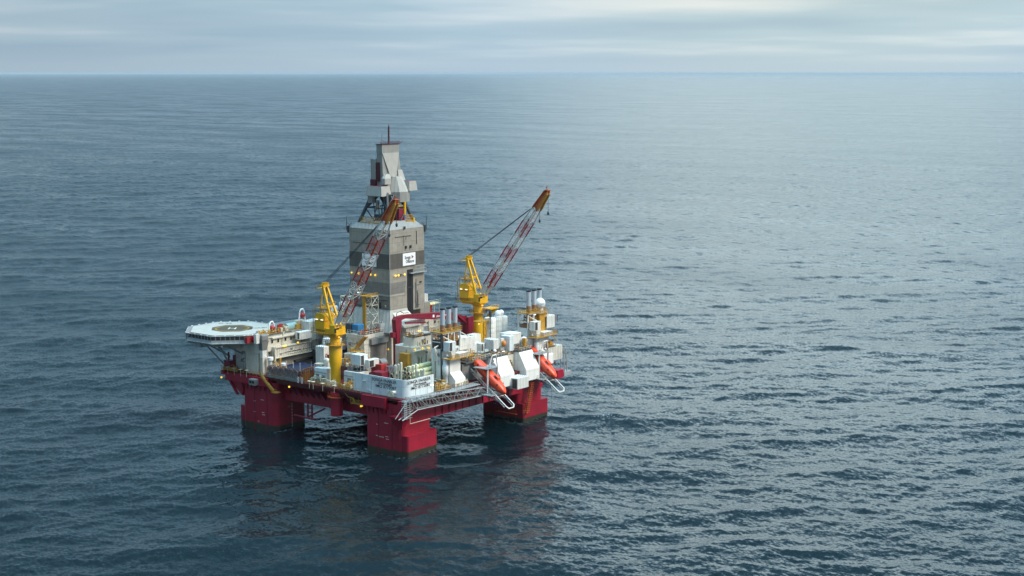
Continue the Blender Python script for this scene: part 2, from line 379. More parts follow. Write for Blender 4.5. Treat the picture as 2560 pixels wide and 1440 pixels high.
k.frus([(2, y0, 14.5), (37, y0, 13.3), (37, y1, 13.3), (2, y1, 14.5)], [(2, y0, 14.6), (37, y0, 13.4), (37, y1, 13.4), (2, y1, 14.6)])
k.build('grating', M['grey'], gw)
k = MB()
k.rail([(-1.5, -3.9, 17.1), (12, -3.9, 17.1), (20, -3.9, 17.1), (30, -3.9, 17.0)], 1.1, 1.1, .05); k.box(-1.6, 31, -4.0, -1.0, 16.9, 17.05)
k.build('upper_railing', M['steel'], gw)
k = MB()
for i in range(9):
    z = 17.2 - i * .62; k.box(-2.6, .4, -3.6, -3.0, z, z + .08); k.tube((-3.1, -3.6, z), (-2.0, -3.6, z), .08, 5); k.tube((-3.1, -3.6, z), (-3.1, -2.6, z), .07, 5)
k.tube((-3.1, -3.6, 18.2), (-3.1, -3.6, 12), .09, 5); k.tube((-2.0, -3.6, 18.2), (-2.0, -3.6, 12), .09, 5)
k.build('caged_ladder', M['steel'], gw)
k = MB().path([(1.6, -1.66, 13.2), (1.6, -1.66, 9.9), (10.4, -1.66, 9.9)], .1); k.build('hose_line', M['bone'], gw)
# crimson bracket under the corner of the walkway
k = MB(); k.frus([(-1, -.8, 8.6), (.2, -.8, 8.6), (.2, 1.2, 8.6), (-1, 1.2, 8.6)], [(-2.4, -2.4, 12.2), (1, -2.4, 12.2), (1, 3, 12.2), (-2.4, 3, 12.2)])
k.frus([(-1.6, -1.4, 14.6), (2.4, -1.4, 14.6), (2.4, .2, 14.6), (-1.6, .2, 14.6)], [(-1.6, -1.4, 16.8), (3, -1.4, 16.8), (3, .2, 16.8), (-1.6, .2, 16.8)])
k.build('corner_bracket', M['crimson'], hull)

# ================================================================== DERRICK
DX, DY = 30.6, 32.0; W, D_ = 16.4, 17.2; ax, ay = DX + 8.2, DY + 8.6
der = thing('derrick', 'tall enclosed grey and brown drilling derrick topped by a red mast', 'derrick', (ax, ay, 30))
def ringbox(z0, z1, mat, name, g=0):
    return MB().box(DX - g, DX + W + g, DY - g, DY + D_ + g, z0, z1).build(name, M[mat], der)
ringbox(53.75, 61.3, 'beige', 'upper_cladding'); ringbox(49.0, 53.75, 'taupe', 'dark_band', .06); ringbox(44.7, 49.0, 'beige', 'middle_cladding')
# lower storeys with the tall slot in the front face
lc = MB(); lc.box(DX, DX + 8.0, DY, DY + D_, 36.2, 44.7); lc.box(DX + 10.9, DX + W, DY, DY + D_, 35.0, 44.7); lc.box(DX + 8.0, DX + 10.9, DY + 3, DY + D_, 33, 44.7)
lc.build('lower_cladding', M['beige'], der)
sl = MB(); sl.box(DX + 8.05, DX + 10.85, DY - .08, DY + .04, 33.5, 48.2); sl.build('door_slot', M['black'], der)
sl = MB(); sl.box(DX + 9.8, DX + 9.95, DY - .2, DY - .08, 34, 47.5); sl.box(DX + 8.05, DX + 10.85, DY - .2, DY - .08, 42.3, 42.6); sl.build('slot_rail', M['dsteel'], der)
lb = MB(); lb.box(DX - .07, DX, DY - .0, DY + D_, 41.2, 44.7); lb.profy([(DX - .05, 41.2), (DX + 6.8, 41.2), (DX + 7.6, 44.7), (DX - .05, 44.7)], DY - .07, DY + .0); lb.build('lower_band', M['midgrey'], der)
lb = MB(); lb.box(DX - .06, DX, DY, DY + D_, 36.2, 40.4); lb.build('base_band', M['midgrey'], der)
st = MB(); st.box(DX - .14, DX, DY - .1, DY + D_, 40.5, 40.85); st.box(DX - .1, DX + 6.6, DY - .14, DY, 40.5, 40.85); st.box(DX - .12, DX + .05, DY - .12, DY + .05, 36.2, 61.2)
st.build('trim_strip', M['palegrey'], der)
# white skirt
sk = MB(); sk.frus([(DX - 3.2, DY - 2.6, 29.5), (DX + 8, DY - 2.6, 29.5), (DX + 8, DY + D_, 29.5), (DX - 3.2, DY + D_, 29.5)], [(DX, DY, 36.1), (DX + 8, DY, 36.1), (DX + 8, DY + D_, 36.1), (DX, DY + D_, 36.1)])
sk.build('skirt', M['palegrey'], der)
sk = MB(); sk.box(DX - 1.5, DX + 16, DY - 1.8, DY + D_, 17, 29.4); sk.build('substructure', M['cream'], der)
rp = MB(); rp.frus([(DX + .6, DY - 5.5, 31.0), (DX + 8.6, DY - 5.5, 31.0), (DX + 8.6, DY - 2.4, 31.0), (DX + .6, DY - 2.4, 31.0)], [(DX + .6, DY - .4, 35.2), (DX + 8.0, DY - .4, 35.2), (DX + 8.0, DY - .1, 35.2), (DX + .6, DY - .1, 35.2)])
rp.build('drill_floor_ramp', M['cream'], der)
# hipped roof
rf = MB(); i0 = 2.3
rf.prism([(DX - .05, DY - .05), (DX + W + .05, DY - .05), (DX + W + .05, DY + D_ + .05), (DX - .05, DY + D_ + .05)], 61.3, 63.6, [(DX + i0, DY + i0), (DX + W - i0, DY + i0), (DX + W - i0, DY + D_ - i0), (DX + i0, DY + D_ - i0)])
rf.build('roof', M['greyrib'], der)
# sign boards
def sign(face, c, z):
    b = MB()
    if face is FB: b.box(c - 3.0, c + 3.0, DY - .16, DY - .06, z - 1.95, z + 1.95); f = lambda u, zz: (c + u, DY - .19, zz)
    else: b.box(DX - .16, DX - .06, c - 3.0, c + 3.0, z - 1.95, z + 1.95); f = lambda u, zz: (DX - .19, c - u, zz)
    s = b.build('sign_board', M['radome'], der)
    text('Songa', 1.45, f(-.75, z + .55), M['black'], s, face, width=2.7, bold=.02); text('Offshore', 1.45, f(.35, z - .75), M['black'], s, face, width=3.9, bold=.02)
    e = MB()
    for zz, dz in ((z + .75, .32), (z + .45, -.32)):
        p = [f(.95, zz + dz * .6), f(1.25, zz + dz), f(2.1, z + .6), f(1.4, z + .6)]
        nrm = Vector((0, -.02, 0)) if face is FB else Vector((-.02, 0, 0))
        e.frus([Vector(q) for q in p], [Vector(q) + nrm for q in p])
    e.build('arrow_emblem', M['maroon'], s)
sign(FB, DX + 9.0, 51.55); sign(FA, DY + 8.6, 51.4)
for y in (35.4, 37.4, 42.5): lamp(der, (DX - .5, y + 2.4, 46.9), .42)
lamp(der, (DX - .5, 48.0, 46.9), .35)
for x in (2.1, 3.5, 6.4): lamp(der, (DX + x, DY - .5, 46.9), .42)
MB().box(DX + 4.7, DX + 5.2, DY - .6, DY, 46.7, 47.1).build('camera_box', M['dsteel'], der)
k = MB()
for p in ((7.2, 55), (9.4, 55), (6.6, 61.2)): k.box(DX + p[0], DX + p[0] + .5, DY - .5, DY, p[1], p[1] + .9)
k.box(DX - .4, DX, DY + 1.0, DY + 1.5, 58.6, 59); k.build('camera_box', M['dsteel'], der)
k = MB()
for (x, y), dx, dy in (((DX + W, DY), 1, -.2), ((DX, DY + D_), -.2, 1)):
    k.tube((x, y, 62.2), (x + dx * 1.0, y + dy * 1.0, 63.0), .09, 5); k.tube((x + dx * 1.0, y + dy * 1.0, 60.2), (x + dx * 1.0, y + dy * 1.0, 64.8), .1, 5); k.box(x + dx * .3 - .35, x + dx * .3 + .35, y + dy * .3 - .3, y + dy * .3 + .3, 59.6, 61.8)
    k.tube((x + dx * .9, y + dy * .9, 61.2), (x - dx, y - dy, 62.8), .1, 5)
k.build('antenna_bracket', M['dsteel'], der)
k = MB(); k.rail([(DX + W - 5.6, DY - .9, 47.3), (DX + W - .2, DY - .9, 47.3)], 2.0, .7, .06); k.box(DX + W - 7.4, DX + W, DY - 1.2, DY, 46.9, 47.1)
for z in (48.2, 49.2): k.tube((DX + W - 5, DY - .9, z), (DX + W - .2, DY - .9, z), .06, 4)
k.build('balcony', M['steel'], der)
# open legs
lg = MB(); b, t_, z0, z1 = 6.0, 3.0, 63.4, 72.4
def corner(sx, sy, f): h = b + (t_ - b) * f; return Vector((ax + sx * h, ay + sy * h, z0 + (z1 - z0) * f))
for sx, sy in ((-1, -1), (1, -1), (1, 1), (-1, 1)):
    lg.tube(corner(sx, sy, -.05), corner(sx, sy, 1), .55, 8)
for (a, c) in (((-1, -1), (1, -1)), ((1, -1), (1, 1)), ((1, 1), (-1, 1)), ((-1, 1), (-1, -1))):
    lg.tube(corner(*a, .47), corner(*c, .47), .22, 6); m = (corner(*a, .93) + corner(*c, .93)) / 2
    lg.tube(corner(*a, .42), m, .36, 6); lg.tube(corner(*c, .42), m, .36, 6); lg.tube(corner(*a, .93), corner(*c, .93), .35, 6)
    m2 = (corner(*a, .02) + corner(*c, .02)) / 2
    lg.tube(m2, corner(*c, .45), .2, 6)
lg.build('derrick_leg', M['dsteel'], der)
k = MB()
for i in range(26):
    x = ax + random.uniform(-4, 4); y = ay + random.uniform(-4, 4); z = 63.6; k.tube((x, y, z), (x + random.uniform(-1, 1), y + random.uniform(-1, 1), z + random.uniform(1, 6)), .14, 5)
k.box(ax - 4.4, ax - 1.5, ay - 1.5, ay + 1, 63.6, 65.6); k.build('drill_pipework', M['dsteel'], der)
k = MB(); k.tube((ax + 1.0, ay - 4.2, 63.6), (ax + 1.0, ay - 4.2, 71.4), .55, 10); k.tube((ax - 3.5, ay + .5, 67), (ax - 3.5, ay + .5, 70), .6, 10); k.tube((ax - 1.2, ay - 3.2, 66), (ax - 1.2, ay - 3.2, 71.4), .17, 6); k.build('standpipe', M['beige'], der)
k = MB(); k.box(ax + .2, ax + 2.8, ay - 5.2, ay - 1, 63.6, 67.3); k.build('winch_cover', M['maroon'], der)
k = MB()
for (x, y, z, h) in ((-5.0, 5.6, 63.4, 1.2), (2.7, -5.3, 66.4, 3.6), (5.2, -6.8, 62.6, 2.2)): k.tube((ax + x, ay + y, z - 1.1), (ax + x + .1, ay + y, z + h - .6), .42, 10)
k.build('yellow_cylinder', M['yellow'], der)
k = MB(); k.rail([(ax - 6.4, ay + 5.2, 63.2), (ax - 6.4, ay - 3, 63.2)], 1.5, .7, .07); k.box(ax - 6.6, ax - 5.6, ay - 3, ay + 5.2, 63.0, 63.2); k.rail([(ax + 2.2, ay - 6.6, 63.6), (ax + 5, ay - 6.6, 63.6)], 1.7, .6, .09); k.box(ax + 2, ax + 5, ay - 6.8, ay - 5.6, 63.3, 63.6); k.box(ax - .2, ax + 2.2, ay - 5.2, ay - 4, 68.0, 68.3)
k.build('crown_walkway', M['ochre'], der)
# crown: tubs, bay and shaft
def tub(x0, x1, y0, y1, z0, z1, fl, mat, name):
    w = MB().prism([(x0 - fl, y0 - fl), (x1 + fl, y0 - fl), (x1 + fl, y1 + fl), (x0 - fl, y1 + fl)], z0, z1, [(x0, y0), (x1, y0), (x1, y1), (x0, y1)])
    p = w.build(name, M[mat], der)
    MB().box(x0 + .12, x1 - .12, y0 + .12, y1 - .12, z1 - .06, z1 + .04).build('tub_floor', M['maroon'], p)
    return p
tub(ax - 5.6, ax - 1.8, ay - 3.0, ay + 3.0, 71.5, 74.6, .45, 'palegrey', 'crown_tub')
tub(ax + 5.2, ax + 8.4, ay - 5.2, ay - 2.4, 72.8, 75.8, .35, 'palegrey', 'crown_tub')
MB().box(ax - 5.2, ax - 3.4, ay + 1.2, ay + 3.2, 69.2, 71.5).build('crown_box', M['greyrib'], der)
bay0 = [(-1.2, -2.0), (.6, -5.3), (3.3, -5.7), (6.0, -4.6), (6.0, 1), (-1.2, 1)]
bp = lambda s, z: [(ax + x * s + (1 - s) * 1.8, ay + y * s + (1 - s) * -1.2, z) for x, y in bay0]
MB().frus(bp(1, 69.4), bp(1, 72.6)).build('bay_wall', M['greyrib'], der)
MB().frus(bp(1.0, 72.6), bp(.52, 77.4)).build('bay_roof', M['palegrey'], der)
tt = MB(); tt.box(ax - 3.4, ax + 4.6, ay - 1.5, ay + .9, 84.9, 87.6); tt.build('top_block', M['greyrib'], der)
tt = MB(); tt.frus([(ax - 3.4, ay - 1.9, 74), (ax + 5.4, ay - 2.3, 74), (ax + 5.4, ay + 1.8, 74), (ax - 3.4, ay + 1.8, 74)], [(ax - 3.3, ay - 1.4, 84.9), (ax + 4.5, ay - 1.4, 84.9), (ax + 4.5, ay + .8, 84.9), (ax - 3.3, ay + .8, 84.9)])
tt.build('tower_shaft', M['greyrib'], der)
tt = MB(); tt.frus([(ax - .4, ay - 2.35, 77.4), (ax + 2.2, ay - 2.35, 77.4), (ax + 2.2, ay - 1.7, 77.4), (ax - .4, ay - 1.7, 77.4)], [(ax - 3.3, ay - 1.62, 84.9), (ax + 4.5, ay - 1.62, 84.9), (ax + 4.5, ay - 1.2, 84.9), (ax - 3.3, ay - 1.2, 84.9)])
tt.build('front_panel', M['palegrey'], der)
tt = MB(); tt.frus([(ax + 2.9, ay - 2.9, 76.0), (ax + 6.0, ay - 2.9, 76.0), (ax + 6.0, ay + .5, 76.0), (ax + 2.9, ay + .5, 76.0)], [(ax + 3.4, ay - 2.0, 79.4), (ax + 5.4, ay - 2.0, 79.4), (ax + 5.4, ay + .5, 79.4), (ax + 3.4, ay + .5, 79.4)]); tt.build('side_hood', M['palegrey'], der)
tt = MB(); tt.box(ax - 4.2, ax - 1.2, ay - 3.3, ay - 1.9, 75.2, 77.0); tt.prism([(ax - 4.2, ay - 3.3), (ax - 1.2, ay - 3.3), (ax - 1.2, ay - 1.9), (ax - 4.2, ay - 1.9)], 77.0, 78.4, [(ax - 3.0, ay - 2.6), (ax - 1.2, ay - 2.6), (ax - 1.2, ay - 1.9), (ax - 3.0, ay - 1.9)]); tt.build('dormer', M['palegrey'], der)
tt = MB(); tt.box(ax - 4.0, ax - 2.2, ay + 1.0, ay + 2.9, 76.6, 83.0); tt.build('side_casing', M['greyrib'], der)
tt = MB(); tt.box(ax - 3.7, ax - 3.2, ay - .6, ay + 1.0, 76, 82); tt.box(ax - 4.2, ax - 2.4, ay + .8, ay + 3, 74.4, 76.6); tt.build('recess', M['darkmaroon'], der)
tt = MB(); tt.box(ax - 3.6, ax + 4.8, ay - 1.7, ay + 1.1, 87.6, 87.8); tt.rail([(ax - 3.6, ay - 1.7, 87.8), (ax + 4.8, ay - 1.7, 87.8)], .7, .8, .07); tt.tube((ax - 3.6, ay - 1.7, 87.8), (ax - 4.4, ay - 1.5, 88.5), .12, 5); tt.tube((ax + 4.8, ay - 1.7, 87.8), (ax + 5.8, ay - 1.9, 88.4), .14, 5); tt.build('top_platform', M['darkmaroon'], der)
tt = MB(); tt.tube((ax + .9, ay - .5, 87.7), (ax + .9, ay - .5, 93.2), .28, 6); tt.tube((ax + .9, ay - .5, 93.2), (ax + .9, ay - .5, 94), .08, 5)
for i in range(9): tt.box(ax + .5, ax + 1.3, ay - .7, ay - .3, 88.3 + i * .55, 88.4 + i * .55)
tt.tube((ax - 1.8, ay, 87.7), (ax - 1.8, ay, 90.6), .05, 4); tt.build('antenna_mast', M['darkmaroon'], der)

# ================================================================== PEDESTAL CRANES
def crane(x, y, zdk, zb, label, prof, tipyz, bracket=False):
    c = thing('pedestal_crane', label, 'crane', (x, y, zb), 'pedestal cranes with lattice booms')
    P = lambda a, b_, z: (x + a, y + b_, zdk + z)
    MB().lathe(x, y, prof, 28).build('pedestal', M['yellow'], c)
    k = MB().lathe(x, y, [(1.9, zdk - 1.0), (1.9, zdk - .75), (1.6, zdk - .7), (1.6, zdk - .35), (1.95, zdk - .3), (1.95, zdk)], 28); k.build('slew_ring', M['yellow'], c)
    k = MB(); rr = [(x + 2.9 * math.cos(R(a)), y + 2.9 * math.sin(R(a)), zdk - 3.2) for a in range(0, 361, 24)]
    k.lathe(x, y, [(3.0, zdk - 3.3), (3.0, zdk - 3.15)], 20); k.rail(rr, 1.1, 1.2, .05); k.build('ring_walkway', M['ochre'], c)
    if bracket:
        k = MB(); k.frus([(x + .8, y - 1.2, zdk - 7), (x + 1.4, y - 1.2, zdk - 7), (x + 1.4, y - .6, zdk - 7), (x + .8, y - .6, zdk - 7)], [(x + 3.6, y - 4.6, zdk - 2), (x + 4.8, y - 4.6, zdk - 2), (x + 4.8, y - 3.2, zdk - 2), (x + 3.6, y - 3.2, zdk - 2)])
        k.box(x + .5, x + 5, y - 4.8, y - 1.2, zdk - 2.1, zdk - 1.8); k.rail([(x + .5, y - 4.8, zdk - 1.8), (x + 5, y - 4.8, zdk - 1.8)], 1.1, .9, .05); k.build('rest_bracket', M['yellow'], c)
    k = MB(); k.box(x - 2.1, x + 2.1, y - 2.6, y + 6.8, zdk, zdk + .35); k.box(x - 1.6, x + 1.6, y - 1.8, y + 5.6, zdk - .6, zdk); k.build('slew_deck', M['yellow'], c)
    k = MB(); k.rail([(x - 2.6, y - 1, zdk + .3), (x - 2.6, y + 7.4, zdk + .3), (x + 2.4, y + 7.4, zdk + .3)], 1.1, 1.0, .05); k.box(x - 2.7, x - 2.0, y - 1, y + 7.4, zdk + .1, zdk + .3); k.build('deck_railing', M['ochre'], c)
    k = MB(); h = [(2.4, 1.3), (6.3, 1.3), (6.3, 4.9), (5.7, 6.1), (3.0, 6.1), (2.4, 5.4)]
    k.profx([(y + a, zdk + z) for a, z in h], x - 2.1, x + 2.1); hh = k.build('machinery_house', M['yellow'], c, .08)
    k = MB(); k.box(x - 2.16, x + 2.16, y + 2.3, y + 6.4, zdk + 3.75, zdk + 3.95); k.build('house_trim', M['ochre'], hh)
    for yy in (3.2, 5.4): tubelamp(c, (x - 2.25, y + yy, zdk + 4.2), 'y', .9)
    k = MB(); k.box(x - 1.5, x + 1.5, y + 2.6, y + 6.2, zdk + .35, zdk + 1.3); k.build('winch_bed', M['ochre'], c)
    # A-frame
    k = MB(); ap = lambda s: P(s * .75, 3.9, 14.2)
    for s in (-1, 1):
        k.bar(P(s * 1.8, -1.3, .8), ap(s), .56); k.bar(P(s * 1.5, 4.6, 6), ap(s), .3)
        k.bar(P(s * 1.65, -.2, 3.6), P(s * 1.4, 4.4, 8), .24); k.bar(P(s * 1.15, 1.7, 8.2), P(s * 1.2, 4.2, 9), .16)
    k.bar(P(-1.2, 1.75, 8.3), P(1.2, 1.75, 8.3), .4); k.bar(P(-1.3, 4.4, 8), P(1.3, 4.4, 8), .2); k.bar(P(-1.3, .4, 5), P(1.3, .4, 5), .25)
    k.box(x - 1.3, x + 1.3, y + 3.3, y + 4.6, zdk + 14.0, zdk + 14.6)
    for s in (-.8, -.3, .3, .8): k.lathe(x + s * .1, y + 3.9, [(.05, zdk + 14.6), (.06, zdk + 15.0)], 8); k.box(x + s - .1, x + s + .1, y + 3.2, y + 4.4, zdk + 14.4, zdk + 15.3)
    k.box(x - 1.5, x + 1.5, y + 4.3, y + 6.0, zdk + 13.4, zdk + 13.55); k.build('a_frame', M['yellow'], c)
    k = MB(); k.rail([P(-2, 1.6, 8.4), P(2.1, 1.6, 8.4)], 1.0, .9, .05); k.rail([P(-1.7, 2.4, 7.6), P(-1.7, 6.2, 7.6)], 1.0, .8, .06); k.box(x - 1.9, x + 1.9, y + 2.5, y + 6.3, zdk + 7.4, zdk + 7.55); k.rail([P(-1.5, 4.2, 13.5), P(-1.5, 6, 13.5)], 1, .6, .05)
    k.tube(P(-1.9, 6.3, 1.3), P(-1.9, 6.3, 8), .1, 5); k.tube(P(-1.9, 7.2, 1.3), P(-1.9, 7.2, 7.2), .1, 5); k.build('access_walkway', M['ochre'], c)
    k = MB(); k.box(x - 2.0, x + 2.0, y - 2.5, y + 2.2, zdk + .35, zdk + 1.7); k.box(x + .4, x + 2.0, y - 2.4, y - .2, zdk + 1.7, zdk + 2.9); k.build('boom_foot_block', M['yellow'], c, .05)
    k = MB(); k.box(x - 2.6, x - .7, y - 2.4, y - .2, zdk + .4, zdk + 3.1); cb = k.build('operator_cab', M['yellow'], c, .1)
    k = MB(); k.box(x - 2.64, x - .8, y - 2.46, y - 2.36, zdk + .7, zdk + 2.2); k.build('cab_window', M['glass'], cb)
    lamp(c, P(-.6, -2.2, -.7), .3); lamp(c, P(-1.9, -2.6, 3.4), .26)
    # boom
    f0 = Vector(P(0, -1.3, 1.7)); tip = Vector(P(0, *tipyz)); u = (tip - f0).normalized(); L_ = (tip - f0).length
    n = Vector((0, u.z, -u.y)); n = -n if n.z > 0 else n          # underside
    def sec(t):
        w = 3.2; d_ = 2.3
        if t < .14: w = 3.2 - .2 * (1 - t / .14); d_ = .5 + 1.8 * t / .14
        if t > .72: q = (t - .72) / .28; w = 3.2 - 1.9 * q; d_ = 2.3 - 1.0 * q
        o_ = f0 + u * (L_ * t)
        return [o_ + Vector((-w / 2, 0, 0)) - n * d_ / 2, o_ + Vector((-w / 2, 0, 0)) + n * d_ / 2, o_ + Vector((w / 2, 0, 0)) + n * d_ / 2, o_ + Vector((w / 2, 0, 0)) - n * d_ / 2]
    cuts = [0, .12, .26, .376, .49, .61, .73, .85, 1.0]
    for j, (a, b2) in enumerate(zip(cuts, cuts[1:])):
        col = 'boomwhite' if j % 2 == 0 else 'boomred'
        if j == 7: col = 'rust'
        k = MB(); S0, S1 = sec(a), sec(b2)
        m = 3 if j else 2
        for q in range(4):
            k.tube(S0[q], S1[q], .2 if j < 7 else .3, 6)
        for i in range(m + 1):
            s_ = sec(a + (b2 - a) * i / m)
            for q in range(4): k.tube(s_[q], s_[(q + 1) % 4], .065, 4)
            if i < m:
                s2 = sec(a + (b2 - a) * (i + 1) / m)
                for q in range(4):
                    p_, q_ = (q, (q + 1) % 4) if (i + q) % 2 else ((q + 1) % 4, q)
                    if j or q == 1 or q == 3: k.tube(s_[p_], s2[q_], .07, 4)
        if j == 0:
            for q in (0, 2): k.frus([S0[0 if q == 0 else 3], S0[1 if q == 0 else 2], S0[1 if q == 0 else 2] + Vector((.15, 0, 0)), S0[0 if q == 0 else 3] + Vector((.15, 0, 0))], [S1[0 if q == 0 else 3], S1[1 if q == 0 else 2], S1[1 if q == 0 else 2] + Vector((.15, 0, 0)), S1[0 if q == 0 else 3] + Vector((.15, 0, 0))])
        k.build('boom_section' if j < 7 else 'boom_head', M[col], c)
    k = MB(); s7, s8 = sec(.86), sec(1.0)                       # plated head with sheaves
    k.frus([s7[0], s7[1], s7[1] + Vector((.3, 0, 0)), s7[0] + Vector((.3, 0, 0))], [s8[0], s8[1], s8[1] + Vector((.2, 0, 0)), s8[0] + Vector((.2, 0, 0))])
    for t in (.87, .9, .93, .96): k.frus([p + u * .15 for p in sec(t)], [p + u * .5 for p in sec(t)])
    for dx in (-.4, .1, .5): k.tube(tip + Vector((dx, 0, .2)), tip + Vector((dx + .22, 0, .2)), .75, 12)
    k.box(tip.x - .9, tip.x + .9, tip.y - 1.0, tip.y + .6, tip.z + .6, tip.z + .8); k.build('boom_head', M['rust'], c)
    k = MB(); k.rail([s7[1] + n * .2, s8[1] + n * .2], .9, 1.0, .1); k.tube(s7[2], s8[2], .42, 6); k.tube(s7[1] + n * .3, s8[1] + n * .2, .3, 6); k.build('head_walkway', M['ochre'], c)
    k = MB(); c0 = sec(.14)[1] + Vector((.35, 0, 0)); c1 = sec(.86)[1] + Vector((.3, 0, 0)); k.tube(c0, c1, .13, 5); k.build('boom_ladder', M['ochre'], c)
    k = MB(); k.tube(tip + Vector((0, 0, .8)), tip + Vector((0, 0, 1.6)), .08, 4); k.ball(tip + Vector((0, 0, 1.6)), .25, 6); k.build('aviation_light', M['boomred'], c)
    k = MB()
    for s in (-.8, -.3, .3, .8):
        k.tube(P(s, 3.8, 15.1), sec(.87)[0] + Vector((.6 + s * .35 + .6, 0, 0)) - n * .1, .055, 4)
    k.build('luffing_cable', M['dsteel'], c)
    k = MB()
    for dx, t, l in ((-.2, 1.0, 5.5), (.3, .86, 3.2)):
        p = f0 + u * L_ * t + Vector((dx, -.7, -1)); k.tube(p, p - Vector((0, 0, l)), .06, 4); k.ball(p - Vector((0, 0, l)), .36, 6, 1.7)
    k.build('hook_block', M['dsteel'], c)
    return c
crane(4.4, 30.6, 32.4, ZD, 'yellow pedestal crane whose red and white boom crosses the derrick', [(1.5, ZD), (1.5, 21.6), (1.9, 24.0), (1.95, 28.4), (1.6, 29.3), (1.55, 31.4)], (-24.8, 40.9))
crane(66, 25.2, 35.1, ZD, 'yellow pedestal crane at the right edge, its red and white boom clear against the sea', [(1.95, ZD), (1.95, 25.8), (1.85, 29), (1.6, 30.5), (1.55, 34.2)], (-28.0, 37.6), True)

# ================================================================== RED KNUCKLE-BOOM CRANE
kc = thing('knuckle_crane', 'crimson knuckle-boom pipe crane folded over the pipe deck, jib hanging straight down', 'crane', (61.3, 26, ZD))
k = MB().lathe(61.3, 26, [(1.9, ZD), (1.9, 26.6), (2.0, 27), (2.0, 29.0)], 24); k.box(59.9, 62.7, 24.3, 24.7, 27, 31); k.box(59.9, 62.7, 27.3, 27.7, 27, 31); k.build('slewing_post', M['gantryred'], kc)
k = MB(); k.profy([(61.5, 28.2), (61.5, 30.4), (57, 32.1), (52, 33.5), (46, 34.2), (30, 35.4), (27.4, 35.2), (26.2, 34.6), (27.0, 33.8), (30, 34.3), (40, 32.8), (50, 31.5), (56, 30.2)], 25.2, 26.8); bm_ = k.build('main_boom', M['gantryred'], kc)
text('AkerSolutions', 1.05, (47.6, 25.15, 33.1), M['radome'], bm_, FB, width=5.6)
MB().box(43.0, 43.8, 25.1, 25.2, 33.0, 33.8).build('logo_square', M['radome'], bm_)
MB().box(43.4, 48.2, 25.1, 25.2, 31.9, 32.3).build('capacity_plate', M['grey'], bm_)
k = MB(); k.tube((30, 25.2, 33.0), (39.5, 25.2, 31.9), .28, 10); k.tube((55, 25.0, 32.2), (60.4, 25.0, 28.6), .35, 8); k.build('hydraulic_ram', M['gantryred'], kc)
k = MB(); k.profy([(25.3, 34.4), (26.2, 35.3), (28.0, 34.6), (28.2, 33.2), (27.3, 29), (26.8, 20.2), (25.8, 20.2), (25.8, 29)], 25.0, 26.6); k.box(24.2, 25.6, 25.2, 26.4, 29.0, 30.6); k.build('jib', M['gantryred'], kc)
k = MB(); k.path([(25.8, 25.2, 35.4), (26.2, 25.2, 36.6), (27.8, 25.2, 36.8), (29.2, 25.2, 36.1), (31.5, 25.2, 36.0)], .11); k.build('hydraulic_hose', M['black'], kc)
k = MB(); k.box(25.4, 27.2, 25.0, 26.6, 18.6, 20.2); k.tube((26.3, 25.8, 18.6), (26.3, 25.8, 17.6), .5, 8); k.build('gripper', M['maroon'], kc)

# ================================================================== HELIDECK
hd = thing('helideck', 'pale grey octagonal helicopter deck with safety net overhanging the left corner', 'helideck', (3, 76.5, 26))
hc = (4.0, 75.6); Z = 29.5
oc = lambda r_, z: [(hc[0] + r_ * math.cos(R(22.5 + 45 * i)), hc[1] + r_ * math.sin(R(22.5 + 45 * i)), z) for i in range(8)]
MB().frus(oc(13.7, Z - .35), oc(13.7, Z)).build('deck_plate', M['heli'], hd)
MB().frus(oc(6.9, Z + .004), oc(6.9, Z + .012)).build('landing_area', M['helimark'], hd)
k = MB(); n = 48; ri, ro = 4.9, 5.5
vs = [(hc[0] + r_ * math.cos(2 * math.pi * i / n), hc[1] + r_ * math.sin(2 * math.pi * i / n), Z + .018) for r_ in (ri, ro) for i in range(n)]
k.add(vs, [(i, (i + 1) % n, n + (i + 1) % n, n + i) for i in range(n)]); k.build('landing_circle', M['helisign'], hd)
FH = Matrix.Rotation(R(-52.3), 3, 'Z')
k = MB()
for a, b2 in (((-1.2, -1.5), (-.8, 1.5)), ((.8, -1.5), (1.2, 1.5)), ((-.8, -.2), (.8, .2))):
    q = [FH @ Vector((x, y, 0)) + Vector((hc[0], hc[1], Z + .024)) for x, y in ((a[0], a[1]), (b2[0], a[1]), (b2[0], b2[1]), (a[0], b2[1]))]; k.add(q, [(0, 1, 2, 3)])
k.build('letter_h', M['white'], hd)
for p, rz, tx in (((10.5, 68.8), -37, 'ENABLER'), ((9.0, 84.5), -52, 'D 22')):
    text(tx, 2.2, (p[0], p[1], Z + .02), M['black'], hd, Matrix.Rotation(R(rz), 3, 'Z'))
k = MB(); o1, o2 = oc(13.8, Z - .5), oc(15.3, Z - .1)
for i in range(8): k.add([o1[i], o1[(i + 1) % 8], o2[(i + 1) % 8], o2[i]], [(0, 1, 2, 3)])
k.build('safety_net', M['grey'], hd)
k = MB(); lo, hi = oc(15.1, Z - 2.5), oc(15.3, Z - .15)
for i in range(8):
    k.tube(lo[i], lo[(i + 1) % 8], .22, 5); k.tube(hi[i], hi[(i + 1) % 8], .07, 5)
    for j in range(9): a, b2 = Vector(lo[i]).lerp(Vector(lo[(i + 1) % 8]), j / 8), Vector(hi[i]).lerp(Vector(hi[(i + 1) % 8]), j / 8); k.tube(a, b2, .07, 4)
k.frus(oc(15.0, Z - 2.6), oc(15.0, Z - 2.45)); k.build('perimeter_walkway', M['steel'], hd)
k = MB(); k.frus(oc(13.3, Z - 2.0), oc(13.3, Z - .4)); k.build('deck_frame', M['dgrey'], hd)
k = MB(); lo2, hi2 = oc(14.95, Z - 2.4), oc(14.6, Z - 1.5)
for i in range(8): k.add([lo2[i], lo2[(i + 1) % 8], hi2[(i + 1) % 8], hi2[i]], [(0, 1, 2, 3)])
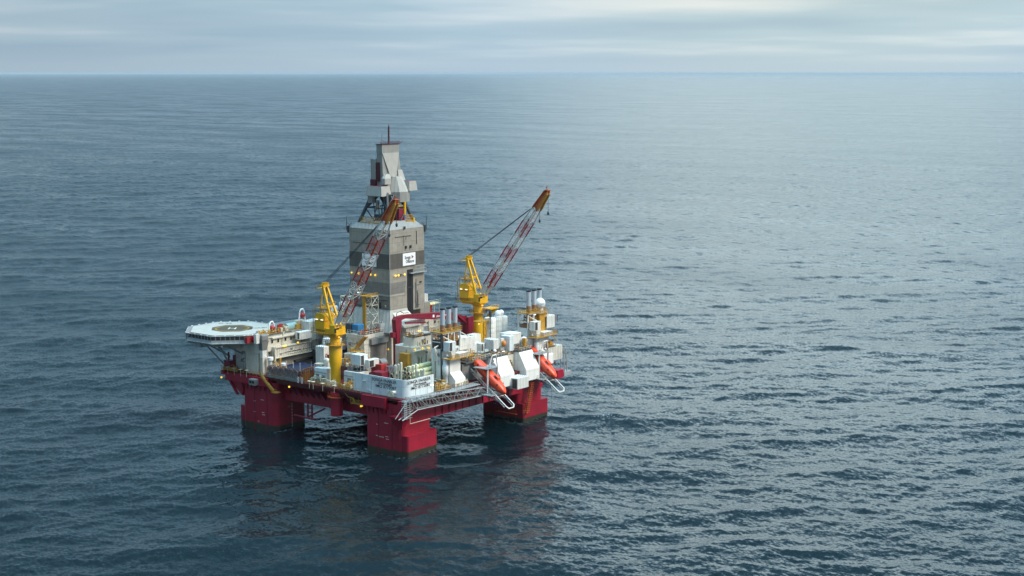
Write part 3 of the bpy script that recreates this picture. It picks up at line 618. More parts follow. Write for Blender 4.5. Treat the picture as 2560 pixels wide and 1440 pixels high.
k.build('net_skirt', M['steel'], hd)
k = MB(); op = oc(15.35, Z)
for i in range(8):
    for j in range(4):
        p = Vector(op[i]).lerp(Vector(op[(i + 1) % 8]), (j + .5) / 4); dv = (Vector(op[(i + 1) % 8]) - Vector(op[i])).normalized(); k.tube(p - dv * .3, p + dv * .3, .1, 5)
k.build('edge_light', M['radome'], hd)
k = MB(); k.box(-9.6, -8.6, 63.5, 66.2, Z - 2.3, Z - .9)
k = MB()
for i in range(3): x = -3.0 + i * 2.3; k.box(x, x + 2.0, 61.1, 62.3, Z - 2.3, Z - .5)
k.build('foam_cabinet', M['boomred'], hd)
k = MB()
for (x, y, x2, y2, z2) in ((-6, 72, 2, 74, 17), (-6, 80, 2, 76, 17), (-1, 84, 4, 77, 20), (8, 86, 8, 77, 20), (-6, 72, 3, 70, 22), (-2, 65, 3, 70, 22.5), (2, 66, 3.6, 70, 22.5), (-9, 76, 2, 75, 21)):
    k.tube((x, y, Z - 2), (x2, y2, z2), .26, 6)
k.tube((-8, 70, 26), (-8, 84, 26), .3, 6); k.tube((-8, 70, 26), (3, 70, 26), .3, 6); k.box(-8.5, -3.5, 76.5, 79, 25, 27); k.build('support_strut', M['steel'], hd)

# ================================================================== ACCOMMODATION
ac = thing('accommodation_block', 'long cream living quarters with a row of small square windows beside the helideck', 'building', (17, 68, ZD))
w_ = MB().box(.6, 34, 60, 76.5, 23.6, 28.4); w_.box(5.9, 34, 60.6, 76.5, ZD, 23.6); w_.build('wall', M['cream'], ac)
MB().box(.3, 34.2, 59.7, 76.6, 28.4, 28.6).build('roof', M['grey'], ac)
k = MB(); k.box(6, 34, 59.2, 60, 27.5, 27.9); k.box(.6, 20, 59.6, 60, 27.9, 28.4); k.build('roof_gutter', M['cream'], ac)
for x in (1.6, 3.9, 6.3, 8.9, 12.0, 14.4):
    f = MB().box(x - .5, x + .5, 59.9, 60.0, 25.9, 27.2).build('window', M['bone'], ac)
    MB().box(x - .38, x + .38, 59.86, 59.9, 26.05, 27.05).build('pane', M['glass'], f)
for x, z in ((3.0, 22.2), (5.2, 22.4)):
    f = MB().box(x - .5, x + .5, 60.45, 60.6, z, z + 1.5).build('window', M['bone'], ac)
    MB().box(x - .38, x + .38, 60.4, 60.45, z + .15, z + 1.35).build('pane', M['glass'], f)
MB().box(.8, 5.9, 60.6, 66, ZD, 23.6).build('lower_wall', M['cream'], ac)
k = MB(); k.box(6.2, 26, 58.6, 60.6, 21.5, 24.9); k.build('overhang_wall', M['creamrib'], ac)
k = MB(); k.box(6.0, 22, 58.2, 58.6, 24.6, 25.0); k.box(6.0, 30, 58.3, 58.6, 21.3, 21.6); k.box(5.8, 6.2, 58.2, 58.6, 19, 25); k.build('cable_ledge', M['bone'], ac)
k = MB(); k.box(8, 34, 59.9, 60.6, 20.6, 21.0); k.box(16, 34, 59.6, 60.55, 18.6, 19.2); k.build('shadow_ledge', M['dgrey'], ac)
k = MB()
for x in (3.8, 10.6): k.path([(x, 59.4, 21), (x, 59.4, 28.6), (x + .5, 59.4, 29.2)], .16)
k.build('vent_pipe', M['bone'], ac)
lamp(ac, (9.5, 58.0, 24.9), .42); lamp(ac, (10.3, 58.0, 24.9), .36); lamp(ac, (15.6, 58.0, 25.2), .42)
k = MB(); k.rail([(.6, 59.9, 28.6), (20, 59.9, 28.6)], 1.1, 1.3, .05); k.build('roof_railing', M['ochre'], ac)
wt = thing('corner_tower', 'pale white windowless corner block with a curved balcony under the helideck', 'building', (6, 71, ZD))
MB().prism([(4.0, 72.6), (4.0, 68.4), (5.6, 66.6), (9, 66.6), (9, 75), (4, 75)], ZD, 23.9).build('wall', M['cleanwhite'], wt)
MB().prism([(3.9, 75), (3.9, 68.2), (5.5, 66.5), (9, 66.5), (9, 75)], 23.9, 26.4, [(5.5, 75), (5.5, 69.5), (6.4, 68.4), (9, 68.4), (9, 75)]).build('roof', M['white'], wt)
k = MB(); k.lathe(6.2, 65.9, [(1.7, 19.6), (1.7, 19.8)], 16); k.rail([(4.6, 66.4, 19.8), (5.2, 64.6, 19.8), (6.6, 64.2, 19.8), (7.8, 64.8, 19.8)], 1.1, .6, .06); k.build('balcony', M['white'], wt)
k = MB(); k.box(-.4, 1.4, 72.2, 75, ZD, 20); k.tube((1, 74.3, 20), (1, 74.3, 22.5), .3, 8); k.tube((2, 72.8, ZD), (2, 72.8, 21.5), .5, 8); tag(k.build('mooring_winch', M['maroon']), 'maroon winch on the far left deck corner beside the white tower', 'winch')
k = MB(); k.box(-.9, -.1, 69, 75, ZD, 18.0)
for i in range(14): k.tube((random.uniform(-.5, 2), random.uniform(69, 75), ZD), (random.uniform(-.5, 2), random.uniform(69, 75), ZD + random.uniform(.6, 2)), .14, 5)
tag(k.build('pipe_rack', M['ochre']), 'ochre pipework on the far left deck edge below the helideck', 'pipes')
dt = thing('air_duct', 'dark grey hooded duct tapering to a white collar beside the cream living quarters', 'duct', (1.6, 59.3, 20))
MB().frus([(.9, 58.6, 24.6), (2.7, 58.6, 24.6), (2.7, 59.9, 24.6), (.9, 59.9, 24.6)], [(.3, 58.0, 27.6), (3.2, 58.0, 27.6), (3.2, 59.9, 27.6), (.3, 59.9, 27.6)]).build('taper', M['grey'], dt)
k = MB(); k.box(.3, 3.2, 58, 59.9, 27.6, 29.6); k.build('hood', M['grey'], dt, .4)
MB().box(.9, 2.7, 58.6, 59.8, 22.2, 24.6).build('collar', M['white'], dt)
MB().box(1.0, 2.6, 58.7, 59.8, ZD, 22.2).build('lower_duct', M['cream'], dt)
MB().box(-1.2, .2, 59, 60, 27.0, 30.0).build('side_box', M['white'], dt)

# vertical white panels right of the quarters
wp = thing('ribbed_casing', 'tall white ribbed casing between the cream living quarters and the near yellow crane', 'casing', (24, 58, 24))
MB().box(20.6, 26.6, 57.8, 62, 24.6, 31.2).build('wall', M['whiterib'], wp)
k = MB(); k.box(26.7, 33, 54, 60, 22.0, 29.4); k.build('annex', M['whiterib'], wp)
MB().box(26.62, 27.2, 53.9, 57.7, 22.4, 29).build('dark_gap', M['dsteel'], wp)
k = MB(); k.box(22, 34, 52, 58, ZD, 21.9); k.build('base_wall', M['vent'], wp)

# ================================================================== UNITS (air handling boxes)
def unit(name, label, x0, x1, y0, y1, z0, z1, vent=None, mat='white', legs=True, group=None, zleg=None):
    t = thing(name, label, 'ventilation unit', ((x0 + x1) / 2, (y0 + y1) / 2, z0), group)
    MB().box(x0, x1, y0, y1, z0, z1).build('casing', M[mat], t, .1)
    if vent == 'A': MB().box(x0 - .06, x0, y0 + .25, y0 + (y1 - y0) * .45, z0 + .3, z1 - .3).build('grille', M['vent'], t)
    if vent == 'B': MB().box(x0 + .2, x0 + (x1 - x0) * .45, y0 - .06, y0, z0 + .2, z1 - .2).build('grille', M['vent'], t)
    if vent == 'Bw': MB().box(x0 + .15, x1 - .15, y0 - .06, y0, z0 + .2, z1 - .2).build('grille', M['vent'], t)
    if legs:
        k = MB(); zl = zleg if zleg is not None else z0 - 1.1
        for x in (x0 + .2, x1 - .2):
            for y in (y0 + .2, y1 - .2): k.tube((x, y, zl), (x, y, z0), .1, 5)
        k.build('leg_frame', M['steel'], t)
    return t
unit('air_conditioner', 'white box unit on a bracket high on the cream living quarters wall', 15.4, 21.0, 57.0, 59.0, 26.1, 28.6, 'A', zleg=25.6)
unit('air_conditioner', 'larger bluish white box unit with dark grid vents right of the near yellow crane post', 5.2, 8.4, 21.0, 25.0, 23.6, 26.8, 'B', 'whiteblue', zleg=ZD + 5)
unit('air_conditioner', 'smaller white box unit with dark vents above the end of the lettered wall', 7.2, 11.6, 19.4, 21.2, 22.9, 25.2, 'B', 'white', zleg=ZD + 5)
cab1 = unit('deck_house', 'low white cabin with dark doorways left of the near yellow crane foot', 3.4, 6.6, 33.4, 38.6, ZD, 21.4, None, 'whiteblue', False)
cab2 = unit('deck_house', 'low white cabin between the near yellow crane foot and the lettered wall', 3.6, 8.4, 20.6, 26.4, ZD, 21.8, None, 'white', False)
for y in (34.7, 37.3): MB().box(3.34, 3.4, y - .7, y + .7, ZD, 19.5).build('door', M['grey'], cab1)
for y, z in ((24.2, ZD), (22.1, 18.2)): MB().box(3.54, 3.6, y - .75, y + .75, z, 19.8).build('door', M['grey'], cab2)
MB().box(3.3, 3.4, 33.4, 38.6, 20.0, 20.15).build('trim_rail', M['grey'], cab1); MB().box(3.5, 3.6, 20.6, 26.4, 20.3, 20.45).build('trim_rail', M['grey'], cab2)
tank = MB(); tank.tube((12, 20, 23.4), (14.6, 20, 23.4), 1.35, 18); tag(tank.build('fan_drum', M['grey']), 'short dark grey round fan drum behind the small white vent box', 'fan')
unit('air_conditioner', 'small white intake box hung on the near exhaust tower', 20.4, 23.6, -.6, 1.6, 28.0, 30.9, 'B', 'whiteblue', False)
k = MB(); k.frus([(22.2, -.4, 25.6), (23.2, -.4, 25.6), (23.2, .6, 25.6), (22.2, .6, 25.6)], [(21.4, -.6, 28), (23.6, -.6, 28), (23.6, 1.6, 28), (21.4, 1.6, 28)])
tag(k.build('duct_hopper', M['white']), 'white funnel-shaped duct below the small intake box on the near exhaust tower', 'duct')
unit('ventilation_unit', 'large white gridded air unit with a tall dark grille beside the near exhaust tower', 28.6, 34.4, 2.2, 6.4, 26.9, 30.6, 'A', 'white', True, zleg=24.2)
k = MB(); k.box(34.4, 36.4, 2.6, 5, 27.2, 30.2); tag(k.build('louvre_box', M['white']), 'white louvred side box at the right end of the large gridded air unit', 'vent')
k = MB(); k.box(30, 41, 5.5, 8, 24.4, 27.2); tag(k.build('screen_wall', M['white'], None, .1), 'long low white screen wall behind the large gridded air unit', 'wall')
unit('ventilation_unit', 'pale grey ribbed air unit on black legs on the middle roof deck', 46.4, 49.4, 3.2, 7.2, 24.5, 27.6, None, 'whiterib', True, zleg=23.2)
unit('ventilation_unit', 'small white air unit with a dark louvre left of the pale ribbed air unit', 44.2, 46.2, 6.4, 9.6, 23.9, 26.4, 'B', 'white', True, zleg=23.2)
unit('ventilation_unit', 'tall bluish white plain air unit right of the orange valve', 52.0, 54.2, 1.2, 4.8, 23.4, 28.2, None, 'whiteblue', False)
unit('ventilation_unit', 'wide bluish white plain air unit behind the tall plain one', 54.4, 59.6, 2.4, 7, 25.0, 28.4, None, 'white', True, zleg=23.2)
unit('ventilation_unit', 'white ribbed cabin hanging on the hull side between the two white funnels', 47.2, 53.0, -5.6, -1.2, 12.8, 16.3, 'A', 'whiterib', False)
unit('ventilation_unit', 'small white intake box hung on the far exhaust tower', 62.8, 66.0, -.6, 1.6, 28.6, 31.5, 'B', 'white', False)
k = MB(); k.frus([(64.2, -.4, 26.0), (65.4, -.4, 26.0), (65.4, .6, 26.0), (64.2, .6, 26.0)], [(63.6, -.6, 28.6), (66, -.6, 28.6), (66, 1.6, 28.6), (63.6, 1.6, 28.6)])
tag(k.build('duct_hopper', M['white']), 'white funnel-shaped duct below the intake box on the far exhaust tower', 'duct')
unit('ventilation_unit', 'large white ribbed air unit with a tall dark grille beside the far exhaust tower', 71.2, 75.6, .8, 4.6, 28.2, 32.2, 'A', 'whiterib', True, zleg=25.4)
k = MB(); k.rail([(76.2, 1.2, 29.4), (77.6, 1.2, 29.4), (77.6, 3, 29.4)], 2.6, 1.2, .08); k.box(76.2, 77.2, 1.4, 2.8, 29.5, 31.9); tag(k.build('louvre_box', M['grey']), 'grey louvre box in a pipe guard at the far right of the rig', 'vent')

# ================================================================== EXHAUST TOWERS
def exhaust(dx, dz, label, kx, ky):
    t = thing('exhaust_tower', label, 'exhaust tower', (24.5 + dx, 3.5, ZD), 'exhaust towers')
    X = lambda v: v + dx
    MB().box(X(20.3), X(29.0), 2.0 + .4, 6.2, ZD, 28.5 + dz).build('casing', M['whiteblue'], t)
    k = MB()
    for x in (20.4, 23.3, 26.1, 28.9):
        for y in (2.2, 6.0): k.box(X(x) - .18, X(x) + .18, y - .18, y + .18, 28.5 + dz, 33.2 + dz)
    k.box(X(20.2), X(29.1), 2.0, 2.35, 32.9 + dz, 33.3 + dz); k.box(X(20.2), X(20.5), 2.0, 6.2, 32.9 + dz, 33.3 + dz); k.box(X(20.2), X(20.5), 2.0, 6.2, 30.4 + dz, 30.7 + dz)
    k.bar((X(20.6), 1.8, 32.4 + dz), (X(23.4), .2, 30.6 + dz), .25); k.bar((X(29), 1.8, 32.6 + dz), (X(31.6), 1.2, 31 + dz), .25)
    k.build('open_frame', M['white'], t)
    k = MB(); k.box(X(20.0), X(29.3), 1.7, 6.5, 33.3 + dz, 33.5 + dz); k.box(X(20.5), X(28.8), 2.4, 6, 30.4 + dz, 30.6 + dz); k.build('top_deck', M['ochre'], t)
    k = MB(); k.rail([(X(20), 6.5, 33.5 + dz), (X(20), 1.7, 33.5 + dz), (X(29.3), 1.7, 33.5 + dz), (X(29.3), 6.5, 33.5 + dz)], 1.1, .8, .07); k.rail([(X(20.4), 2.2, 30.6 + dz), (X(28.9), 2.2, 30.6 + dz)], 1.0, 1, .06); k.build('deck_railing', M['ochre'], t)
    for i in range(3):
        x, y = X(22.0 + i * 2.9), 3.2
        s = MB().lathe(x, y, [(.72, 35.6 + dz), (.72, 40.3 + dz)], 18).build('exhaust_stack', M['stack'], t)
        MB().lathe(x, y, [(.76, 30 + dz), (.76, 35.6 + dz)], 18).build('rusty_base', M['stackrust'], s)
        MB().lathe(x, y, [(.78, 40.2 + dz), (.8, 40.6 + dz)], 18).build('stack_cap', M['black'], s)
    k = MB(); k.box(X(20.9), X(28.6), 3.0, 5.8, 28.5 + dz, 29.6 + dz)
    for i in range(14): k.tube((X(random.uniform(21, 28)), random.uniform(2.6, 5), 30.6 + dz), (X(random.uniform(21, 28)), random.uniform(2.6, 5), 30.6 + dz + random.uniform(.6, 2.2)), .22, 6)
    k.build('machinery', M['stackrust'], t)
    # casing with kinked front (intake trunk)
    kk = MB().profx([(2.4, 26.2 + dz), (ky + 2.0, 26.2 + dz), (ky + 2.0, 21.3 + dz), (ky, 19.3 + dz), (ky, 16.2 + dz), (2.4, 16.2 + dz)], kx, kx + 4.9); kk.build('intake_trunk', M['cleanwhite'], t)
    k = MB().lathe(kx - 1.3, 1.4, [(.75, 17.2), (.75, 20.6 + dz), (.95, 20.7 + dz), (.95, 23.6 + dz), (.7, 23.8 + dz), (.7, 26 + dz)], 14); k.build('round_duct', M['whiteblue'], t)
    k = MB(); k.box(X(20.2), X(31.5), -1.4, 2.2, 25.6 + dz, 25.85 + dz); k.bar((X(29), -1.0, 25.6 + dz), (X(31.6), -1.0, 23.6 + dz), .2); k.build('lower_deck', M['ochre'], t)
    k = MB(); k.box(X(24.6), X(29), -1.2, 1.4, 25.85 + dz, 27.0 + dz); k.build('plenum_box', M['white'], t)
    k = MB(); k.rail([(X(20.2), -1.4, 25.85 + dz), (X(31.5), -1.4, 25.85 + dz), (X(31.5), 2, 25.85 + dz)], 1.1, .8, .06); k.build('lower_railing', M['ochre'], t)
    return t
e1 = exhaust(0, 0, 'exhaust tower of three grey stacks at the end of the lettered wall', 22.3, -1.3)
e2 = exhaust(42.5, .6, 'far right exhaust tower of three grey stacks half hidden by the big white dome', 67.6, -.9)
k = MB(); k.box(20.26, 20.32, 2.8, 5.9, 28.6, 31.2); k.build('glazed_panel', M['vent'], e1)
k = MB(); k.box(20.1, 20.3, 2.2, 2.5, ZD, 33); k.tube((20.4, 2.0, 28), (20.4, 2.0, 33), .25, 6); k.build('corner_pipe', M['dsteel'], e1)
lamp(e2, (62.6, 5.6, 26.6), .45)
k = MB(); k.bar((18.4, 3.4, 29.2), (21, 3.4, 26), .3); k.bar((18.4, 3.4, 29.2), (20.4, 3.4, 29.6), .3); k.bar((18.4, 3.4, 29.2), (20.6, 3.4, 23.4), .3); k.build('bracket_arm', M['white'], e1)
k = MB(); k.box(62.9, 67.5, 4.6, 8.4, 17, 27.6); tag(k.build('backing_house', M['cream']), 'cream block filling the frame of the far exhaust tower', 'building')

# ================================================================== BIG WHITE FUNNEL CASINGS
def casing(x0, x1, label, zoff):
    t = thing('intake_casing', label, 'casing', ((x0 + x1) / 2, 3, ZD), 'big white sloped casings')
    MB().profx([(7.5, 22.9), (-.2, 22.9), (-3.2, 17.6 + zoff), (-3.2, 13.9), (.3, 13.9), (.3, 17), (7.5, 17)], x0, x1).build('casing_shell', M['cleanwhite'], t)
    k = MB(); k.box(x0 - .1, x1 + .1, -.3, 7.5, 22.9, 23.1); k.build('roof_deck', M['dgrey'], t)
    k = MB(); k.rail([(x0, 7.4, 23.1), (x0, -.2, 23.1), (x1, -.2, 23.1), (x1, 7, 23.1)], 1.1, 1.4, .05); k.build('railing', M['bone'], t)
    return t
casing(41.8, 48.8, 'nearer of the two big white sloped casings, right of the nearer lifeboat', 0)
casing(54.9, 61.8, 'farther of the two big white sloped casings, left of the farther lifeboat', -.1)
md = thing('roof_deck', 'cluttered mid-level machinery deck behind the two big white casings', 'deck', (46, 8, ZD))
MB().box(29, 62.5, 7.6, 24, ZD, 23).build('deck_house_wall', M['cream'], md)
MB().box(31, 41.6, 1.6, 7.5, 22.4, 22.9).build('platform_grating', M['dgrey'], md)
MB().box(48.9, 54.8, 1.5, 7.5, ZD, 22.2).build('recess_wall', M['cream'], md)
k = MB(); k.rail([(34, 1.5, 22.9), (41.5, 1.5, 22.9)], 1.1, 1.2, .05); k.rail([(49, 2, 22.2), (54.7, 2, 22.2)], 1.1, 1.2, .05); k.build('platform_railing', M['bone'], md)
k = MB(); k.box(30, 40.5, 2.4, 7.5, ZD + .01, 22.3); k.build('recess_back_wall', M['grey'], md)

# ================================================================== LIFEBOATS
def lifeboat(ox, oy, oz, label, rlabel):
    ang = R(36); u = Vector((0, -math.cos(ang), -math.sin(ang))); v = Vector((0, -math.sin(ang), math.cos(ang))); o = Vector((ox, oy, oz))
    t = thing('lifeboat', label, 'lifeboat', o, 'free-fall lifeboats')
    # body: rings along its length (bow at s=0, stern at s=12.6 up the ramp)
    st = [(0, .12, .6, .1), (.5, .75, 1.0, .55), (1.6, 1.25, 1.25, 1.0), (3.4, 1.6, 1.4, 1.3), (6, 1.72, 1.45, 1.45), (9.5, 1.68, 1.4, 1.45), (11.6, 1.5, 1.2, 1.3), (12.4, 1.2, .9, 1.0), (12.7, .6, .5, .6)]
    n = 20; hull_ = MB(); can = MB()
    def ring(s_, w, dn, up):
        out = []
        for i in range(n + 1):
            a = math.pi * i / n
            out.append((a, s_, w, dn, up))
        return out
    def pt(s_, x, y): return o - u * s_ + Vector((x, 0, 0)) + v * y
    U = []; Lw = []
    for s_, w, dn, up in st:
        w *= 1.06; dn *= 1.06; up *= 1.08; s_ = s_ * 1.13
        U.append([pt(s_, w * math.copysign(abs(math.cos(math.pi * i / n)) ** .8, math.cos(math.pi * i / n)), up * math.sin(math.pi * i / n) ** .75) for i in range(n + 1)])
        Lw.append([pt(s_, w * math.copysign(abs(math.cos(math.pi * i / n)) ** .8, math.cos(math.pi * i / n)), -dn * math.sin(math.pi * i / n) ** .9) for i in range(n + 1)])
    for G, mb in ((U, can), (Lw, hull_)):
        vs = [p for r_ in G for p in r_]; m = n + 1
        mb.add(vs, [(j * m + i, j * m + i + 1, (j + 1) * m + i + 1, (j + 1) * m + i) for j in range(len(G) - 1) for i in range(n)], True)
        mb.add([p for p in G[0]], [tuple(range(m))]); mb.add([p for p in G[-1]], [tuple(range(m))])
    can.build('canopy', M['orange'], t); hull_.build('lower_hull', M['oranged'], t)
    wh = MB(); q = [pt(s_, x, y) for s_, x, y in ((4.0, -.75, 1.2), (6.4, -.85, 1.3), (6.4, .85, 1.3), (4.0, .75, 1.2))]; q2 = [pt(s_, x, y) for s_, x, y in ((4.5, -.55, 2.15), (5.9, -.6, 2.2), (5.9, .6, 2.2), (4.5, .55, 2.15))]
    wh.frus(q, q2); w0 = wh.build('wheelhouse', M['orange'], t, .12)
    g = MB()
    for x in (-.76, .64): g.frus([pt(4.8, x, 1.55), pt(5.7, x, 1.55), pt(5.7, x, 1.95), pt(4.8, x, 1.95)], [pt(4.8, x + .12, 1.55), pt(5.7, x + .12, 1.55), pt(5.7, x + .12, 1.95), pt(4.8, x + .12, 1.95)])
    g.build('window', M['glass'], w0)
    for x in (-1, 1):                          # hatches and small windows along the canopy
        hb = MB(); hb.frus([pt(8.2, x * 1.52, .45), pt(9.4, x * 1.52, .45), pt(9.4, x * 1.2, 1.1), pt(8.2, x * 1.2, 1.1)], [pt(8.2, x * 1.62, .5), pt(9.4, x * 1.62, .5), pt(9.4, x * 1.3, 1.15), pt(8.2, x * 1.3, 1.15)]); hb.build('side_hatch', M['oranged'], t)
        for q_ in (3.0, 7.0, 10.6, 12.0):
            MB().frus([pt(q_, x * 1.5, .5), pt(q_ + .4, x * 1.5, .5), pt(q_ + .4, x * 1.3, .9), pt(q_, x * 1.3, .9)], [pt(q_, x * 1.72, .55), pt(q_ + .4, x * 1.72, .55), pt(q_ + .4, x * 1.5, 1.0), pt(q_, x * 1.5, 1.0)]).build('porthole', M['glass'], t)
        MB().frus([pt(1.5, x * 1.3, -.06), pt(13.4, x * 1.55, -.06), pt(13.4, x * 1.55, .06), pt(1.5, x * 1.3, .06)], [pt(1.5, x * 1.5, -.06), pt(13.4, x * 1.8, -.06), pt(13.4, x * 1.8, .06), pt(1.5, x * 1.5, .06)]).build('fender_strip', M['rust'], t)
    k = MB(); k.rail([pt(7, -1.1, 1.2), pt(11, -1.1, 1.2)], .35, .8, .04, False); k.build('grab_rail', M['rust'], t)
    # launch ramp
    r_ = thing('launch_ramp', rlabel, 'launch ramp', (ox, oy + 4, oz), 'lifeboat launch ramps')
    k = MB()
    for x in (-1.9, 1.9):
        a, b2 = pt(-3.4, x, -1.9), pt(13.4, x, -1.9); k.bar(a, b2, .27); k.bar(pt(-3.2, x, -2.6), pt(12, x, -2.6), .16)
        for i in range(11): k.tube(pt(-3 + i * 1.5, x, -1.9), pt(-3 + i * 1.5 + .75, x, -2.6), .07, 4); k.tube(pt(-3 + i * 1.5 + .75, x, -2.6), pt(-3 + (i + 1) * 1.5, x, -1.9), .07, 4)
    k.bar(pt(-3.4, -1.9, -1.9), pt(-4.2, -1.2, -2.2), .3); k.bar(pt(-3.4, 1.9, -1.9), pt(-4.2, 1.2, -2.2), .3); k.bar(pt(-4.2, -1.2, -2.2), pt(-4.2, 1.2, -2.2), .3)
    for s_ in (1, 5, 9, 12.5): k.bar(pt(s_, -1.9, -2.2), pt(s_, 1.9, -2.2), .2)
    k.build('skid_rail', M['white'], r_)
    k = MB()
    for x in (-2.2, 2.2): k.bar((ox + x, oy + 12, oz + 0.2), pt(-1, x * .9, -2.2), .4); k.bar((ox + x, oy + 8.5, 12.6), pt(3, x * .9, -2.3), .32); k.bar((ox + x, oy + 5, 12.4), (ox + x, oy + 5, oz + 7), .3)
    k.bar((ox - 2.2, oy + 9, oz + .4), (ox - 2.2, oy + 2.0, oz - 1.0), .45); k.bar((ox + 2.2, oy + 9, oz + .4), (ox + 2.2, oy + 2.0, oz - 1.0), .45)
    k.build('support_frame', M['steel'], r_)
    k = MB()                                   # A-shaped davit over the boat
    yb = oy + 5.0
    for s in (-1, 1):
        k.path([(ox + s * 2.5, yb, 14.0), (ox + s * 2.5, yb, 20.6), (ox + s * .95, yb - .6, 25.4)], .2, 8)
    k.tube((ox - .95, yb - .6, 25.4), (ox + .95, yb - .6, 25.4), .22, 8); k.build('davit', M['white'], r_)
    k = MB(); k.tube((ox, yb - .6, 25.3), (ox, yb - .6, 23.2), .05, 4); k.ball((ox, yb - .6, 22.9), .4, 6, 1.2); k.build('davit_hook', M['white'], r_)
    k = MB(); k.box(ox - 3.4, ox + 2.4, oy + 4.5, oy + 10, 21.4, 21.6); k.rail([(ox - 3.4, oy + 4.5, 21.6), (ox - 1, oy + 4.5, 21.6)], 1.1, 1, .05); k.build('boarding_deck', M['steel'], r_)
    k = MB(); k.box(ox - 4.2, ox + 2.4, oy + 2.2, oy + 9.4, 13.6, 13.8); k.rail([(ox - 4.2, oy + 2.2, 13.8), (ox + 2.4, oy + 2.2, 13.8)], 1.1, 1, .06); k.rail([(ox - 4.2, oy + 2.2, 13.8), (ox - 4.2, oy + 8, 13.8)], 1.1, 1, .06); k.build('lower_platform', M['steel'], r_)
    return t
lifeboat(35.6, -10.0, 14.3, 'orange lifeboat nose down on its ramp between the exhaust tower and the white casings', 'white and grey launch ramp under the nearer orange lifeboat')
lifeboat(64.6, -7.8, 14.2, 'farther orange lifeboat nose down on its ramp, half hidden by a white casing', 'white and grey launch ramp under the farther orange lifeboat')

# ================================================================== WORKSHOP WITH ROLLER DOOR
ws = thing('workshop', 'cream ribbed workshop with a big brown roller door in front of the derrick', 'building', (24, 35, ZD))
MB().box(18.5, 29.6, 32, 39.2, ZD, 28.6).build('wall', M['creamrib'], ws)
MB().box(18.3, 29.8, 31.8, 39.4, 28.6, 29.8).build('parapet', M['cream'], ws)
dr = MB().box(21.3, 28.2, 31.86, 32, 18.9, 26.6).build('roller_door', M['midgrey'], ws)
MB().box(20.9, 28.6, 31.0, 31.98, 26.6, 28.4).build('door_housing', M['grey'], ws)
k = MB()
for z in (21.5, 24.3, 27): k.box(18.4, 21.2, 31.9, 32, z, z + .25); k.box(18.4, 18.5, 32, 39, z, z + .25)
k.build('cladding_rail', M['bone'], ws)
lamp(ws, (29.3, 31.6, 24.0), .45)
k = MB(); k.rail([(18.4, 39, 29.8), (18.4, 31.9, 29.8), (29.7, 31.9, 29.8)], 1.1, 1.3, .055); k.build('roof_railing', M['bone'], ws)
k = MB(); k.box(15, 18.4, 32.4, 37.4, 20, 24.2); tag(k.build('open_bin', M['creamrib']), 'cream open-topped ribbed housing attached in front of the workshop', 'housing')
k = MB(); k.box(14, 18.2, 33.2, 34.2, 26, 26.2); k.frus([(16, 33, 26), (17, 33, 26), (17, 34, 26), (16, 34, 26)], [(16, 28.8, 30), (17, 28.8, 30), (17, 29.8, 30), (16, 29.8, 30)]); k.rail([(16, 33, 26.2), (16, 29, 30)], 1.0, 1, .06); k.rail([(13.6, 34, 25.4), (13.6, 30, 25.4)], 1, .9, .06); k.box(13.6, 16, 30, 34, 25.2, 25.4); k.bar((16.5, 31.5, 26), (18.4, 29.6, 23), .2)
tag(k.build('outside_stair', M['ochre']), 'ochre stair and landing climbing to the workshop roof', 'stairs')
unit('louvre_house', 'tall narrow white ribbed louvre house behind the near crane post', 10.5, 14.5, 37.5, 42, 21, 29, None, 'whiterib', False)
unit('louvre_house', 'short white ribbed vent house left of the near crane post', 7.6, 10.4, 38.6, 42.2, 20, 27, None, 'whiterib', False)
# roof things
def lattice_tower(x, y, h, w, label, mat='bone'):
    t = thing('lattice_tower', label, 'lattice tower', (x, y, 29.8), 'lattice towers on the workshop roof')
    k = MB(); p = [(x - w, y - w), (x + w, y - w), (x + w, y + w), (x - w, y + w)]
    for i in range(4):
        a, b2 = p[i], p[(i + 1) % 4]; k.truss((*a, 29.8), (*a, 29.8 + h), (*b2, 29.8), (*b2, 29.8 + h), 4, .09, .16)
    k.build('lattice_frame', M[mat], t); return t, k
lt, _ = lattice_tower(25.8, 35.6, 11.2, 1.5, 'tall white lattice tower with an ochre ladder on the workshop roof')
k = MB(); k.box(23.6, 24.2, 36.2, 37.4, 29.8, 41); k.rail([(23.4, 38.4, 41), (23.4, 34.2, 41), (27.2, 34.2, 41)], 1.0, .8, .07); k.box(23.4, 27.4, 34.2, 38.4, 40.9, 41.1); k.build('ladder_shaft', M['ochre'], lt)
tubelamp(lt, (23.4, 38.6, 42.0), 'y', 1.2)
lattice_tower(22.0, 42.5, 11, 1.4, 'slimmer white lattice tower left of the ladder tower, nearer the boom')
k = MB(); k.box(19.4, 22.2, 35.4, 38.0, 30.0, 32.6); tag(k.build('generator_box', M['blue'], None, .1), 'bright blue box on the workshop roof', 'machine')
k = MB(); k.box(18.8, 20.6, 38.2, 40.4, 30.0, 32.8); tag(k.build('pump_skid', M['dsteel'], None, .15), 'dark blue-grey machine beside the bright blue box', 'machine')
k = MB(); k.box(26.4, 29, 32.4, 33.8, 29.9, 32.2)
for i in range(16): k.tube((random.uniform(26, 29), random.uniform(32.4, 34), 30), (random.uniform(26, 30), random.uniform(32.4, 34), random.uniform(31, 34)), .12, 5)
tag(k.build('pipe_manifold', M['steel']), 'grey pipe manifold at the right end of the workshop roof', 'pipes')
k = MB(); k.box(30.0, 32.6, 29.8, 31.6, ZD, 29.0); tag(k.build('utility_house', M['palegrey']), 'pale grey narrow house right of the workshop behind the red jib', 'building')

